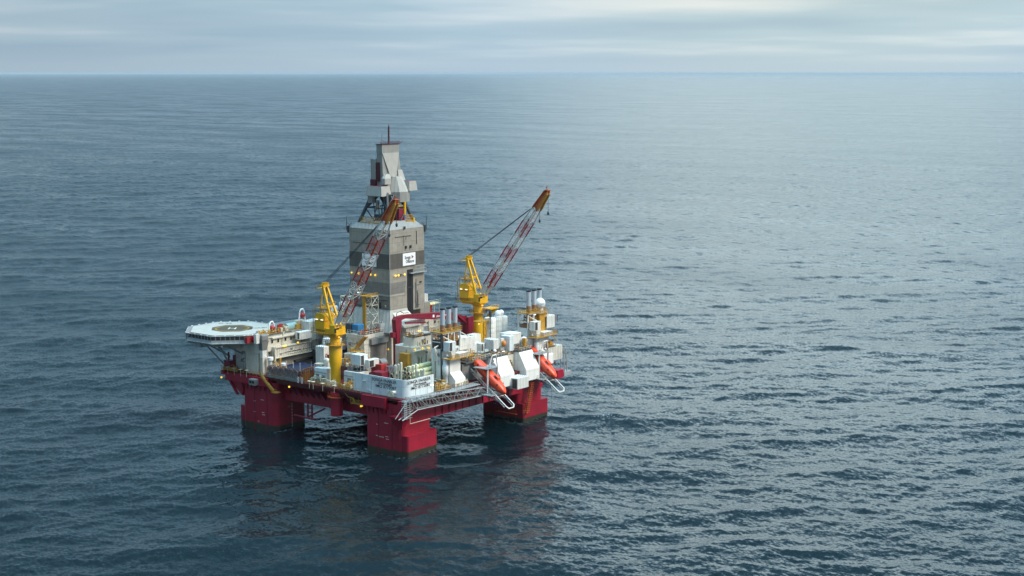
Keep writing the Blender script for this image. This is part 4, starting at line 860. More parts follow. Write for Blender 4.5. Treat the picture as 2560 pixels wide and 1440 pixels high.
# ================================================================== MUD HOUSES behind pipe rack
rb = thing('ribbed_house', 'tall cream ribbed building right of the red jib under the red boom', 'building', (37, 29, ZD))
MB().box(32.8, 41.2, 27.4, 30.4, ZD, 32.7).build('wall', M['creamrib'], rb)
k = MB()
for z in (28, 31): k.box(32.7, 41.2, 27.3, 27.4, z, z + .25); k.box(32.7, 32.8, 27.4, 30.4, z, z + .25)
k.build('cladding_rail', M['bone'], rb)
ch = thing('mud_house', 'rounded cream machinery house with lit lamps behind the stacked riser pipes', 'building', (23, 14, ZD))
MB().prism(rrect(18.5, 29.2, 12, 20, 1.6), ZD, 28.2).build('wall', M['cream'], ch)
MB().prism(rrect(19.4, 28.6, 12.6, 17.5, 1.6), 28.2, 30.8).build('upper_storey', M['cream'], ch)
k = MB(); k.box(18.2, 24.4, 11.0, 12, 27.0, 27.2); k.rail([(18.2, 11, 27.2), (24.4, 11, 27.2)], 1.1, 1, .06); k.build('gallery', M['bone'], ch)
for p in ((18.6, 11.2, 27.7), (22.0, 11.2, 27.6), (25.0, 11.4, 27.3)): lamp(ch, p, .42)
k = MB(); k.box(21, 28, 13, 16, 31.2, 31.7); k.build('roof_parapet', M['palegrey'], ch)
lamp(ch, (24.3, 14.8, 32.2), .3); lamp(ch, (25.1, 14.8, 32.2), .3)
k = MB(); k.box(24.6, 29, 12.2, 15, 31.25, 31.5); k.build('hatch_cover', M['dgrey'], ch)
k = MB(); k.box(16.8, 18.4, 12.6, 16, ZD, 26.4)
for i in range(18): k.tube((17.2, random.uniform(11.5, 17), ZD + 3), (17.2, random.uniform(11.5, 17), ZD + random.uniform(5, 9)), .15, 5)
tag(k.build('stair_frame', M['ochre']), 'ochre stair frame on the left end of the rounded cream machinery house', 'stairs')
k = MB(); k.box(12, 26, 8.6, 11.4, ZD, 21.5); tag(k.build('low_house', M['cream'], None, .1), 'low cream casing just behind the stacked riser pipes', 'casing')

# ================================================================== RISER STACK
def riser(y, z, x0, x1, label, foam=True, grp='riser joints stacked behind the lettered wall'):
    t = thing('riser_joint', label, 'riser pipe', (x0, y, z), grp)
    if foam:
        m = MB(); xs = x0 + .9; seg = 5.2
        while xs < x1 - .5:
            e = min(xs + seg - .25, x1); m.tube((xs, y, z), (e, y, z), .66, 16); xs += seg
        m.build('buoyancy_jacket', M['riser'], t)
        MB().tube((x0 + .3, y, z), (x1, y, z), .5, 10).build('core_pipe', M['dgrey'], t)
    else:
        MB().tube((x0 + .2, y, z), (x1, y, z), .42, 12).build('core_pipe', M['riserend'], t)
    k = MB(); k.tube((x0, y, z), (x0 + .35, y, z), .62, 14); k.build('end_flange', M['riserend'], t)
    MB().tube((x0 - .02, y, z), (x0 + .1, y, z), .36, 12).build('bore', M['black'], t)
rows = [(23.4, [8.0]), (22.2, [6.6, 8.0]), (21.0, [6.4, 7.8, 9.2]), (19.8, [6.4, 7.8])]
layer = ('second', 'third', 'lowest'); side = (('right', 'left'), ('right', 'middle', 'left'), ('right', 'left'))
for i, (z, ys) in enumerate(rows):
    for j, y in enumerate(ys): riser(y, z, 10.4, 22.0, 'single pale green jacketed riser pipe on top of the green stack' if i == 0 else f'{side[i - 1][j]} pale green jacketed riser pipe in the {layer[i - 1]} layer of the green stack')
bare = [(22.3, [9.6]), (21.7, [11.9]), (21.2, [10.6]), (20.9, [13.1]), (20.2, [9.9, 11.3, 12.6]), (19.2, [10.6, 12, 13.4])]
blab = iter(('topmost bare tan riser pipe, touching the pale green stack', 'bare tan riser pipe high on the left of the bare pile', 'bare tan riser pipe in the middle of the bare pile', 'leftmost bare tan riser pipe of the bare pile', 'right bare tan riser pipe in the lower layer of the bare pile', 'middle bare tan riser pipe in the lower layer of the bare pile', 'left bare tan riser pipe in the lower layer of the bare pile', 'right bare tan riser pipe at the very bottom of the bare pile', 'middle bare tan riser pipe at the very bottom of the bare pile', 'left bare tan riser pipe at the very bottom of the bare pile'))
for z, ys in bare:
    for y in ys: riser(y, z, 10.0, 19.5, next(blab), False, 'bare riser joints')
rk = thing('pipe_rack_posts', 'bone white round-topped stanchions holding the riser pipes', 'rack', (9, 7, ZD))
for x, y, h in ((10.0, 11.4, 24.1), (10.0, 10.2, 24.5), (10.0, 9.1, 25.1), (11.4, 7.2, 24.0), (11.8, 6.2, 24.4), (12.2, 5.2, 24.8), (12, 4.4, 22.9), (12.3, 3.4, 23.3), (12.6, 2.5, 23.6), (14.5, 4.4, 22.6)):
    k = MB(); k.tube((x, y, ZD), (x, y, h), .36, 8); k.ball((x, y, h), .36, 6); k.build('stanchion', M['bone'], rk)
k = MB()
for i in range(8): k.box(4 + i * 2.2, 4.3 + i * 2.2, 2, 14, ZD + 2.3, ZD + 2.6)
k.build('rack_beam', M['bone'], rk)
# containers and stores behind the wall
def container(x0, x1, y0, y1, z0, z1, mat, label):
    t = thing('container', label, 'container', ((x0 + x1) / 2, (y0 + y1) / 2, z0), 'containers on the pipe deck')
    MB().box(x0, x1, y0, y1, z0, z1).build('box', M[mat], t)
    k = MB()
    for x in (x0, x1):
        for y in (y0, y1): k.box(x - .1, x + .1, y - .1, y + .1, z0, z1 + .05)
    n = int((y1 - y0) / .7)
    for i in range(n): k.box(x0 - .07, x0, y0 + .35 + i * .7, y0 + .5 + i * .7, z0 + .1, z1 - .1)
    k.build('corner_post', M[mat], t)
container(10, 13, 17.2, 21.0, 20.6, 23.6, 'boomred', 'dark red container behind the left half of the lettered wall')
container(6, 9, 13.2, 17.2, ZD + 3.2, 22.3, 'maroon', 'low maroon container just behind the lettered wall beside the dark red one')
container(9, 12, 40.6, 43.4, ZD, 20.8, 'boomred', 'faded red container right of the navy pipes near the orange frame')
k = MB(); k.truss((12, 12, 20), (12, 17, 20), (12, 12, 23), (12, 17, 23), 5, .1); k.truss((13.4, 12, 20), (13.4, 17, 20), (13.4, 12, 23), (13.4, 17, 23), 5, .1); tag(k.build('tool_cage', M['steel']), 'grey open pipe cage right of the dark red container', 'cage')
k = MB(); k.box(13, 29, 21.2, 31, ZD + .02, ZD + 1.2); k.box(12, 20, 14, 21, ZD + .02, ZD + 2.4); tag(k.build('pipe_deck_platform', M['reddeck']), 'dark red raised pipe deck floor in front of the workshop door', 'platform')

# ================================================================== HOSE REELS, DRILL PIPES, SMALL DECK GEAR
def reel():
    t = thing('hose_reel', 'grey spoked hose reel in the row along the left deck edge', 'hose reel', (.2, 54, ZD), 'hose reels along the deck edge')
    x, y, z = .2, 54., 19.4
    for dx in (-.6, .6):
        k = MB()
        for r0_, r1_ in ((1.12, 1.36), (.62, .8), (.12, .3)):
            n = 20; vs = [(x + dx + e_, y + r_ * math.cos(2 * math.pi * i / n), z + r_ * math.sin(2 * math.pi * i / n)) for e_ in (-.07, .07) for r_ in (r0_, r1_) for i in range(n)]
            q_ = lambda A, B: [(A * n + i, A * n + (i + 1) % n, B * n + (i + 1) % n, B * n + i) for i in range(n)]
            k.add(vs, q_(0, 1) + q_(1, 3) + q_(3, 2) + q_(2, 0))
        for i in range(8): k.tube((x + dx, y, z), (x + dx, y + 1.3 * math.cos(i * math.pi / 4), z + 1.3 * math.sin(i * math.pi / 4)), .06, 4)
        k.build('reel_rim', M['reelgrey'], t)
    MB().tube((x - .5, y, z), (x + .5, y, z), .98, 16).build('hose_drum', M['reelhose'], t)
    k = MB(); k.box(x - .8, x + .8, y - 1.1, y + .5, ZD, ZD + .2); k.box(x - .85, x - .7, y - 1.0, y + 1.0, ZD + .2, ZD + .9); k.bar((x - .7, y - .9, ZD + .2), (x - .6, y, z), .14); k.bar((x - .7, y + .9, ZD + .2), (x - .6, y, z), .14)
    k.build('stand', M['grey'], t); return t
M['reelgrey'] = paint('reel_grey_brown', (.215, .15, .14), .6, .2); M['reelhose'] = paint('dark_red_hose', (.085, .03, .035), .6, .2)
r0 = reel()
lb_ = ['first grey hose reel from the left in the deck-edge row', 'second grey hose reel from the left in the deck-edge row', 'middle grey hose reel of the deck-edge row', 'fourth grey hose reel from the left in the deck-edge row', 'fifth grey hose reel, beside the brick red one', 'brick red hose reel at the right end of the deck-edge row']
r0['label'] = lb_[0]
for i, y in enumerate((51.4, 49.0, 46.9, 44.9, 43.2)): dup(r0, (.2 - .1 * (i % 2), y, ZD), lb_[i + 1])
k = MB()
k.truss((1.6, 42.4, ZD), (1.6, 38.8, ZD), (1.6, 42.4, 20.2), (1.6, 38.8, 21.6), 4, .09); k.truss((3.2, 42.4, ZD), (3.2, 38.8, ZD), (3.2, 42.4, 20.2), (3.2, 38.8, 21.6), 4, .09); k.rail([(1.2, 43, ZD), (1.2, 38.6, ZD)], 1.2, .6, .07)
M['orangesteel'] = paint('orange_steel', (.55, .19, .03), .5, .2); tag(k.build('pipe_gantry', M['orangesteel']), 'orange steel frame right of the row of hose reels', 'frame')
for i, y in enumerate((41.6, 40.0)):
    t = thing('warning_board', ('left', 'right')[i] + ' of two small white boards with black marks below the orange frame', 'board', (-.6, y, ZD), 'white marked boards')
    MB().box(-.62, -.55, y - .32, y + .32, ZD - .1, ZD + 1.7).build('panel', M['radome'], t); k = MB()
    for j in range(4): k.box(-.66, -.62, y - .18 + .12 * (j % 2), y + .05 + .12 * (j % 2), ZD + .15 + j * .4, ZD + .4 + j * .4)
    k.build('board_mark', M['black'], t)
for i in range(3):
    for j in range(12 - i % 2):
        x = 6.2 + j * .9 + (.45 if i % 2 else 0)
        p = MB().tube((x, 45.5, ZD + .5 + i * .5), (x, 58, ZD + .5 + i * .5), .36, 8)
        tag(p.build('drill_pipe', M['navy']), 'navy blue drill pipe lying in the stack below the cream living quarters', 'pipe', 'navy drill pipes')
k = MB()
for x, y in ((5.6, 47), (5.6, 50), (5.6, 53), (5.6, 56), (9.5, 46.0), (13, 45.0)): k.tube((x, y, ZD), (x, y, 21.4), .14, 6)
tag(k.build('pipe_stop', M['bone']), 'bone white posts standing along the navy pipe stack', 'posts')
mst = thing('white_mast', 'short white column with a wide cap left of the hose reels', 'column', (3, 57.4, ZD))
MB().lathe(3, 57.4, [(.6, ZD), (.6, 21.4)], 12).build('shaft', M['white'], mst); MB().lathe(3, 57.4, [(.95, 21.4), (1.0, 21.8), (.95, 22.4)], 14).build('cap', M['radome'], mst)
k = MB(); k.box(2, 7.2, 51.8, 56.4, ZD, 18.6); k.rail([(1.6, 57, 18.6), (1.6, 52, 18.6)], 1.2, .7, .06); k.tube((5.5, 55.6, ZD), (5.5, 55.6, 22), .35, 8)
for i in range(14): k.tube((random.uniform(2, 7), random.uniform(52, 57), 18), (random.uniform(2, 7), random.uniform(52, 57), random.uniform(19, 21.5)), .13, 5)
tag(k.build('yellow_machinery', M['ochre']), 'ochre machinery and pipes behind the left end of the hose reels', 'machinery')
cp = thing('small_capstan', 'small white capped post standing behind the second hose reel', 'post', (3.4, 52, ZD)); MB().lathe(3.4, 52, [(.2, 18.6), (.2, 20.4)], 8).build('shaft', M['white'], cp); MB().lathe(3.4, 52, [(.75, 20.4), (.75, 21.1)], 12).build('cap', M['radome'], cp)
k = MB(); k.box(6.4, 8.6, 35.6, 37.6, 21.4, 22.8); k.ball((6.2, 36.2, 23.4), 1.0, 8, .8); tag(k.build('valve_skid', M['white']), 'white rounded valve skid on the cabin left of the near crane', 'machine')
k = MB(); k.box(8.4, 11, 35, 38, 22.4, 24.6)
for i in range(10): k.tube((random.uniform(7.5, 11), random.uniform(34.5, 38.5), 22), (random.uniform(7.5, 11), random.uniform(34.5, 38.5), random.uniform(23, 25.6)), .2, 5)
tag(k.build('red_machinery', M['boomred']), 'bright red machinery behind the white valve skid', 'machine')
fr = MB()
for y in (40.0, 37.4): 
    for x in (5, 7): fr.box(x - .13, x + .13, y - .13, y + .13, ZD, 22.2)
fr.box(4.9, 7.1, 37.3, 40.1, 22.0, 22.2); tag(fr.build('portal_frame', M['bone']), 'bone white portal frame between the orange frame and the white cabin', 'frame')

# roof gear of the quarters
for (x, y, lab) in ((8.3, 62.2, 'white-framed rescue boat davit with red drum at the edge of the helideck'), (21.6, 62.2, 'white-framed rescue boat davit with red drum at the far end of the living quarters roof')):
    t = thing('boat_davit', lab, 'davit', (x, y, 28.6), 'rescue boat davits')
    z0 = 29.0 if x < 10 else 31.4
    MB().path([(x - 1.3, y, z0 - .6), (x - .9, y, z0 + 2.6), (x - .3, y, z0 + 3.4), (x + .5, y, z0 + 3.4), (x + 1.0, y, z0 + 2.6), (x + 1.5, y, z0 - .6)], .26, 6).build('arch', M['radome'], t)
    MB().ball((x + .1, y - .2, z0 + 1.4), .95, 8).build('drum', M['boomred'], t)
    k = MB(); k.box(x - 1.6, x + 1.8, y - .3, y + 2, z0 - 1.4, z0 - .3); k.build('base', M['bone'], t)
k = MB(); k.box(18.6, 24, 61.6, 63, 28.6, 30.2); k.rail([(18.4, 61.5, 30.2), (24, 61.5, 30.2)], 1.1, .8, .07); tag(k.build('davit_platform', M['ochre']), 'ochre platform carrying the far boat davit', 'platform')
tn = thing('tarpaulin_dome', 'teal rounded tarpaulin shelter on the living quarters roof', 'shelter', (19, 63, 28.6))
MB().tube((15.5, 63.5, 29.4), (20, 63.5, 29.4), 1.35, 16).build('cover', M['teal'], tn)
MB().box(12.5, 15.6, 62.4, 64.2, 28.6, 30.4).build('grey_end', M['grey'], tn)
for i, (x, y, lab) in enumerate(((11.0, 61.4, 'taller red cylinder pair left of the grey box on the quarters roof'), (12.8, 62.6, 'shorter red cylinder pair behind the first one on the quarters roof'))):
    k = MB(); k.tube((x - .4, y, 28.6), (x - .4, y, 31.2), .45, 10); k.tube((x + .6, y + .3, 28.6), (x + .6, y + .3, 31.0), .45, 10); tag(k.build('gas_bottle', M['boomred']), lab, 'gas bottles', 'red gas bottles')
# vents behind the left crane
for i, (x, y, z, lab) in enumerate(((26, 52, 35.6, 'left white vent cowl above the boom foot, in front of the sea'), (29, 51, 36.6, 'right white vent cowl above the boom foot, in front of the sea'), (24.2, 57.0, 32.6, 'white vent cowl left of the near crane house'), (26.0, 57.0, 33.0, 'white capped vent just beside the near crane house'))):
    t = thing('vent_cowl', lab, 'vent', (x, y, z - 6), 'white vent cowls')
    MB().lathe(x, y, [(.5, z - 6), (.5, z - .8)], 10).build('stem', M['bone'], t)
    MB().lathe(x, y, [(1.15, z - .8), (1.2, z - .6), (1.2, z + .5), (1.0, z + .7)], 14).build('cowl', M['radome'], t)
vh = thing('vent_house', 'pinkish white pump house with pipes behind the near crane', 'building', (28, 51, 24)); MB().box(23, 29, 50, 54, 22, 33.8).build('wall', M['cream'], vh); k = MB(); k.box(22.8, 29.2, 49.8, 54.2, 33.8, 34.1); k.rail([(22.8, 49.8, 34.1), (22.8, 54.2, 34.1)], 1.1, 1, .07); k.build('roof', M['bone'], vh)

# right of derrick
rd = thing('derrick_annex', 'low cream annex with a lit red and white gantry right of the derrick', 'building', (58, 42, ZD))
MB().box(47.2, 60.5, 36, 46, ZD, 30.8).build('wall', M['cream'], rd); MB().box(47.2, 52, 34, 40, 30.8, 36.2).build('upper_wall', M['beige'], rd)
k = MB(); k.box(52, 55.6, 38, 42, 34.8, 38.0); k.build('white_screen', M['whiterib'], rd)
k = MB(); k.box(52, 61, 37, 40, 34.4, 34.7); k.rail([(52, 37, 34.7), (61, 37, 34.7)], 1.1, 1, .06)
for x in (52.5, 55, 58, 60.5): k.tube((x, 37.4, 30.8), (x, 37.4, 34.4), .14, 6)
k.build('gantry', M['bone'], rd)
for x in (53.4, 54.4, 55.8, 57.0): lamp(rd, (x, 36.6, 34.7), .36)
k = MB(); k.box(55.4, 57.2, 37.6, 38.6, 31.0, 34.2); k.build('red_door', M['boomred'], rd)
k = MB(); k.box(50.4, 52.4, 42, 44, 38, 40); k.build('ochre_box', M['ochre'], rd)

# ================================================================== TANKS, RADOMES
for i, (x, y, r_, z1, lab) in enumerate(((57.0, 13, 1.9, 32.4, 'left white upright tank behind the middle air units'), (60.6, 12.6, 1.35, 32.6, 'tallest white upright tank topped by the small front dome'), (63.6, 13.4, 1.9, 32.0, 'right white upright tank carrying the smaller rear dome'))):
    t = thing('storage_tank', lab, 'tank', (x, y, ZD), 'white upright tanks')
    MB().lathe(x, y, [(r_, ZD), (r_, z1 - .3), (r_ - .2, z1)], 22).build('shell', M['white'], t)
    k = MB()
    for z in (27.6, 29.2, 30.8): k.lathe(x, y, [(r_ + .04, z), (r_ + .04, z + .1)], 22)
    k.build('hoop', M['bone'], t)
def dome(x, y, z, r_, zb, label, stemr=.5):
    t = thing('radome', label, 'radome', (x, y, zb), 'white radomes')
    MB().ball((x, y, z), r_, 16).build('shell', M['radome'], t)
    MB().lathe(x, y, [(stemr, zb), (stemr * .9, z - r_ * .85)], 12).build('stem', M['bone'], t); return t
dome(60.6, 12.6, 33.3, 1.05, 32.0, 'small white dome on the tallest white tank', .9); dome(63.6, 13.6, 33.2, .85, 31.8, 'smallest white dome on the right white tank', .6)
rdm = dome(69.8, 2.6, 36.4, 1.75, 33.4, 'big white spherical radome beside the far exhaust stacks', 1.2)
text('RigNet', .6, (69.1, .98, 36.5), M['grey'], rdm, Matrix.Rotation(R(-24), 3, 'Z') @ FB, width=1.7)
dome(61.2, 2.6, 25.6, 1.15, 23.2, 'medium white radome on the roof of the farther white casing', .5); dome(44.8, 1.4, 24.6, .55, 23.2, 'tiny white radome in front of the pale ribbed air unit', .2)
k = MB(); k.box(67.5, 72.5, 1.0, 5, 33.2, 33.4); k.rail([(67.5, 1, 33.4), (72.5, 1, 33.4)], 1.0, .8, .06); k.box(68, 72, 1.4, 4.6, 26, 33.2); tag(k.build('radome_platform', M['ochre']), 'ochre railed platform under the big white radome', 'platform')
lad = thing('ladder_frame', 'tall ochre ladder frame left of the white tanks', 'ladder', (53.6, 12, ZD)); MB().truss((52.6, 12, ZD), (52.6, 12, 31.6), (53.8, 12, ZD), (53.8, 12, 31.6), 12, .1).build('ladder', M['ochre'], lad); MB().box(52.4, 54.0, 12.1, 12.3, ZD, 31.4).build('back_sheet', M['yellow'], lad)
k = MB(); k.box(51, 56, 12, 15, 31.6, 31.8); k.rail([(49.4, 11.8, 31.6), (56, 11.8, 31.6)], 1, 1, .06); k.build('top_walkway', M['ochre'], lad); lamp(lad, (49.6, 11.6, 31.4), .3)
t = thing('antenna_mast', 'dark thin antenna mast in front of the white tanks', 'mast', (55.4, 11.6, ZD)); MB().tube((55.4, 11.6, ZD), (55.4, 11.6, 34.5), .16, 6).build('pole', M['dsteel'], t); MB().box(55.1, 55.7, 11.3, 11.9, 32.8, 34.8).build('aerial', M['dsteel'], t); MB().box(54.9, 55.9, 11.1, 12, 23.4, 26).build('mast_base', M['boomred'], t)
k = MB(); k.frus([(44.6, 12, 24.4), (51.4, 12, 24.4), (51.4, 15, 24.4), (44.6, 15, 24.4)], [(48, 12.4, 28), (51.4, 12.4, 28), (51.4, 15, 28), (48, 15, 28)]); tag(k.build('sloped_hood', M['white']), 'white wedge-shaped hood in front of the far yellow crane foot', 'hood')
vb = thing('orange_valve', 'orange float ball between the pale ribbed and the tall plain air unit', 'float', (50.6, 2.4, 23)); MB().ball((50.6, 2.4, 26.0), .85, 8, 1.2).build('ball', M['orangesteel'], vb); k = MB(); k.tube((50.6, 2.4, 23), (50.6, 2.4, 25.2), .12, 6); k.box(49.9, 51.3, 2.8, 3.4, 24, 27.6); k.build('stand', M['white'], vb)
k = MB(); k.box(59.0, 60.2, .6, 1.6, 23.1, 25.2); k.box(59.1, 60.1, .5, 1.7, 25.2, 26.6); tag(k.build('winch_post', M['ochre']), 'ochre winch post on the farther white casing left of the medium radome', 'winch')
# far right end
k = MB(); k.prism(rrect(69.5, 78.5, -.6, 6, 1.0), 17.6, 22.0); tag(k.build('corner_bulwark', M['creamrib']), 'cream rounded corner bulwark at the far right end of the deck', 'wall')
t = thing('stern_ladder_frame', 'tall grey open rail frame hanging off the far right end of the deck', 'frame', (78, -1, 12))
k = MB()
for x, y in ((77.0, -2.2), (78.3, -2.2), (78.3, .2), (79.6, -1.0)): k.bar((x, y, 12.6), (x - .6, y, 21), .2)
for z in (13.5, 15, 17): k.bar((77, -2.2, z), (79.5, -1, z), .12)
k.build('rail_frame', M['steel'], t); MB().box(76.2, 80.0, -2.6, .4, 12.2, 13.4).build('cradle', M['steel'], t)
k = MB()
for x, y, z in ((67.4, -4, 9.5), (2, 24.8, 8.6), (2, 27.6, 8.6)): k.tube((x, y, z), (x, y, -1), .045, 4)
tag(k.build('hanging_line', M['dsteel']), 'thin dark lines hanging from the rig down to the water', 'line')
tubel = [((62.8, -.6, 33.9), 'x'), ((47.6, .2, 24.2), 'x'), ((26.4, 31.2, 19.6), 'x')]
k = MB()
for (p, a) in tubel: k.tube((p[0] - .5, p[1], p[2]), (p[0] + .5, p[1], p[2]), .1, 5)
k.build('tube_light', M['tubelamp'], md)

# ================================================================== SKIDS OF SMALL PLANT SPREAD OVER THE DECKS
def skid(label, x0, x1, y0, y1, z, pipe, box, n=18, h=2.0, rail_=True, seed=1):
    rnd = random.Random(seed); t = thing('equipment_skid', label, 'equipment', ((x0 + x1) / 2, (y0 + y1) / 2, z))
    MB().box(x0, x1, y0, y1, z, z + .18).build('base_frame', M['dgrey'], t)
    k = MB()
    for i in range(n):
        x = rnd.uniform(x0, x1); y = rnd.uniform(y0, y1); a = Vector((x, y, z + .1)); b_ = a + Vector((0, 0, rnd.uniform(.3, 1) * h)); k.tube(a, b_, rnd.uniform(.07, .2), 6)
        c_ = Vector((min(x1, max(x0, x + rnd.choice((-1, 1)) * rnd.uniform(.5, 2.2))), y, b_.z)) if i % 2 else Vector((x, min(y1, max(y0, y + rnd.choice((-1, 1)) * rnd.uniform(.5, 2.2))), b_.z))
        k.tube(b_, c_, .1, 6); k.ball(b_, .2, 4)
    k.build('pipework', M[pipe], t)
    k = MB()
    for i in range(max(2, n // 5)):
        x = rnd.uniform(x0, x1 - .8); y = rnd.uniform(y0, y1 - .8); k.box(x, x + rnd.uniform(.5, 1.3), y, y + rnd.uniform(.5, 1.3), z + .1, z + rnd.uniform(.4, .9) * h)
    k.build('cabinet', M[box], t)
    if rail_: MB().rail([(x0, y1, z), (x0, y0, z), (x1, y0, z)], 1.1, 1.0, .06).build('guard_rail', M['ochre'], t)
skid('cluster of bone coloured pipes at the foot of the white lettered wall', .4, 1.3, 3.4, 6.4, ZD, 'bone', 'bone', 16, 1.6, False, seed=51)
skid('rusty low pipework spread over the workshop roof', 18.8, 29.2, 32.2, 35.2, 29.8, 'rust', 'dsteel', 36, 1.1, False, seed=52)
skid('ochre and brown pipework along the edge of the living quarters roof', 1.5, 15, 60.2, 62.4, 28.6, 'ochre', 'bone', 46, 1.8, False, seed=53)
skid('dark tangle of pipes left of the white wedge hood', 42.5, 47.6, 12, 14.2, 23, 'maroon', 'dsteel', 46, 4.8, False, seed=54)
skid('low brown pipework on the roof of the nearer white casing', 41.9, 48.7, .1, 2.6, 23.1, 'stackrust', 'bone', 24, 1.3, False, seed=55)
skid('low brown pipework on the roof of the farther white casing', 55.0, 61.7, .1, 2.6, 23.1, 'stackrust', 'bone', 24, 1.3, False, seed=56)
skid('brown tangle of process pipes between the cream machinery house and the red crane post', 30, 41, 10, 20, 23, 'stackrust', 'cream', 60, 6.5, seed=57)
skid('ochre railed pump skid at the deck edge below the near yellow crane', .2, 3.0, 27.5, 33, ZD, 'bone', 'grey', 16, 1.8, seed=2)
skid('ochre railed pipe skid left of the lettered wall end', .2, 3.2, 20.8, 25, ZD, 'ochre', 'bone', 20, 2.2, seed=3)
skid('dark red pipe skid on the pipe deck in front of the brown roller door', 14, 24, 22, 28, ZD + 1.2, 'maroon', 'maroon', 26, 2.4, False, seed=4)
skid('brown pump skid on the mid deck between the near exhaust tower and the white casings', 33, 41, 2.4, 6.6, 22.9, 'stackrust', 'bone', 26, 1.6, seed=5)
skid('brown drilling plant with ochre rails under the red boom', 38, 50, 21.4, 24, 23, 'stackrust', 'cream', 60, 6.5, seed=6)
skid('ochre manifold beside the white corner tower above the outer stair', 1.2, 4.0, 59.4, 65.6, ZD, 'ochre', 'bone', 22, 3.0, seed=7)
skid('bone coloured valve skid between the orange frame and the near cabin', 1.0, 3.2, 33.8, 38.4, ZD, 'bone', 'grey', 14, 2.6, seed=8)
skid('brown and bone pipe skid on the roof of the cream machinery house', 19.8, 24.4, 12.8, 16.6, 30.8, 'stackrust', 'bone', 18, 1.4, seed=9)
skid('ochre valve deck at the foot of the near exhaust tower', 13.8, 20, -1.6, 1.6, ZD, 'ochre', 'bone', 26, 2.6, seed=10)
skid('grey winch skid behind the hose reels, in front of the navy pipes', 2.0, 5.0, 44.4, 50.6, ZD, 'maroon', 'grey', 18, 1.9, False, seed=11)
skid('grey skid on the roof of the cabin right of the near crane', 4.4, 8.2, 20.8, 26.2, 21.8, 'steel', 'vent', 14, 1.4, False, seed=12)
skid('bone pipe skid on the flat roof of the bluish plain air unit deck', 49, 54, 5, 7.4, 23.0, 'bone', 'stackrust', 16, 2.2, False, seed=13)
skid('ochre railed stair landing in front of the workshop annex', 10.8, 14.6, 31, 36.6, 21.0, 'ochre', 'bone', 16, 2.4, seed=14)
skid('pinkish pump skid on the roof between the white ribbed casing and the near crane', 22, 33, 49, 53, 29.6, 'cream', 'bone', 24, 2.4, seed=15)
skid('rusty manifold skid on the lower deck at the far right corner', 70, 74.5, -.4, 4.6, 22.1, 'rust', 'ochre', 20, 2.4, seed=16)
skid('brown and white pump skid in front of the tall plain air unit', 49.2, 54.6, 1.8, 4.6, 22.2, 'stackrust', 'bone', 30, 1.7, seed=71)
skid('dark machinery skid on the deck between the workshop and the near crane', 9, 15, 26.5, 31, ZD, 'maroon', 'grey', 30, 3.0, False, seed=72)
skid('bone pipe skid on the ledge roof of the ribbed casing beside the near crane', 26.8, 32.6, 54.2, 57.6, 29.4, 'bone', 'cream', 20, 2.0, seed=73)
skid('ochre railed plant on the roof of the derrick annex', 52.6, 60.2, 40.4, 45.6, 30.8, 'ochre', 'bone', 30, 3.4, seed=74)
skid('brown railed plant in front of the far crane foot', 52, 60, 19, 23, 23.0, 'stackrust', 'bone', 36, 3.0, seed=75)
skid('grey and bone skid along the deck edge right of the lettered wall', 22, 28.5, -1.4, -.6, ZD, 'bone', 'grey', 16, 1.6, seed=76)
# fittings on the bare walls: doors, pipes, junction boxes, vents
def fittings(parent, face, plane, u0, u1, z0, z1, n, seed, mats=('grey', 'bone', 'vent', 'ochre', 'stackrust')):
    rnd = random.Random(seed); groups = {m: MB() for m in mats}
    def bx(mb, u, w, z, h, d_):
        if face == 'A': mb.box(plane - d_, plane - .002, u, u + w, z, z + h)
        else: mb.box(u, u + w, plane - d_, plane - .002, z, z + h)
    for i in range(n):
        mb = groups[mats[i % len(mats)]]; k_ = rnd.random(); u = rnd.uniform(u0, u1 - .9); z = rnd.uniform(z0, z1 - 1)
        if k_ < .35: bx(mb, u, .14, z0, rnd.uniform(.4, 1) * (z1 - z0), .16)
        elif k_ < .55: bx(mb, u0 + (u1 - u0) * rnd.uniform(0, .3), (u1 - u0) * rnd.uniform(.3, .7), z, .14, .18)
        elif k_ < .7: bx(mb, u, .8, z0, min(1.9, z1 - z0), .06)
        else: bx(mb, u, rnd.uniform(.3, .9), z, rnd.uniform(.3, .9), rnd.uniform(.1, .4))
    for m_, mb in groups.items():
        if mb.v: mb.build({'grey': 'junction_box', 'bone': 'wall_pipe', 'vent': 'vent_opening', 'ochre': 'wall_bracket', 'stackrust': 'rusty_pipe'}[m_], M[m_], parent)
for e_, dx in ((e1, 0), (e2, 42.5)):
    fittings(e_, 'A', 20.3 + dx, 2.6, 6.0, ZD, 28, 12, 21 + int(dx), ('bone', 'grey')); fittings(e_, 'B', 2.4, 20.5 + dx, 22.2 + dx, 18, 25, 8, 22 + int(dx)); fittings(e_, 'B', 2.4, 24 + dx, 28.8 + dx, 26, 28.4, 8, 23 + int(dx))
fittings(der, 'B', DY, DX + .5, DX + 15.5, 56, 61, 4, 66, ('grey', 'vent')); fittings(der, 'A', DX, DY + .5, DY + 16, 56, 61, 3, 62, ('grey', 'vent')); fittings(der, 'A', DX - .06, DY + .5, DY + 16, 36.4, 40.4, 12, 63, ('grey', 'bone', 'vent')); fittings(der, 'B', DY, DX + 11.5, DX + 16, 35.5, 46.4, 9, 64, ('grey', 'vent'))
fittings(ch, 'B', 12.0, 20, 28, 18, 26.8, 18, 31); fittings(ch, 'A', 18.5, 13.6, 18.4, 18, 28, 14, 32); fittings(ch, 'B', 12.6, 21, 27.2, 28.4, 30.6, 9, 33)
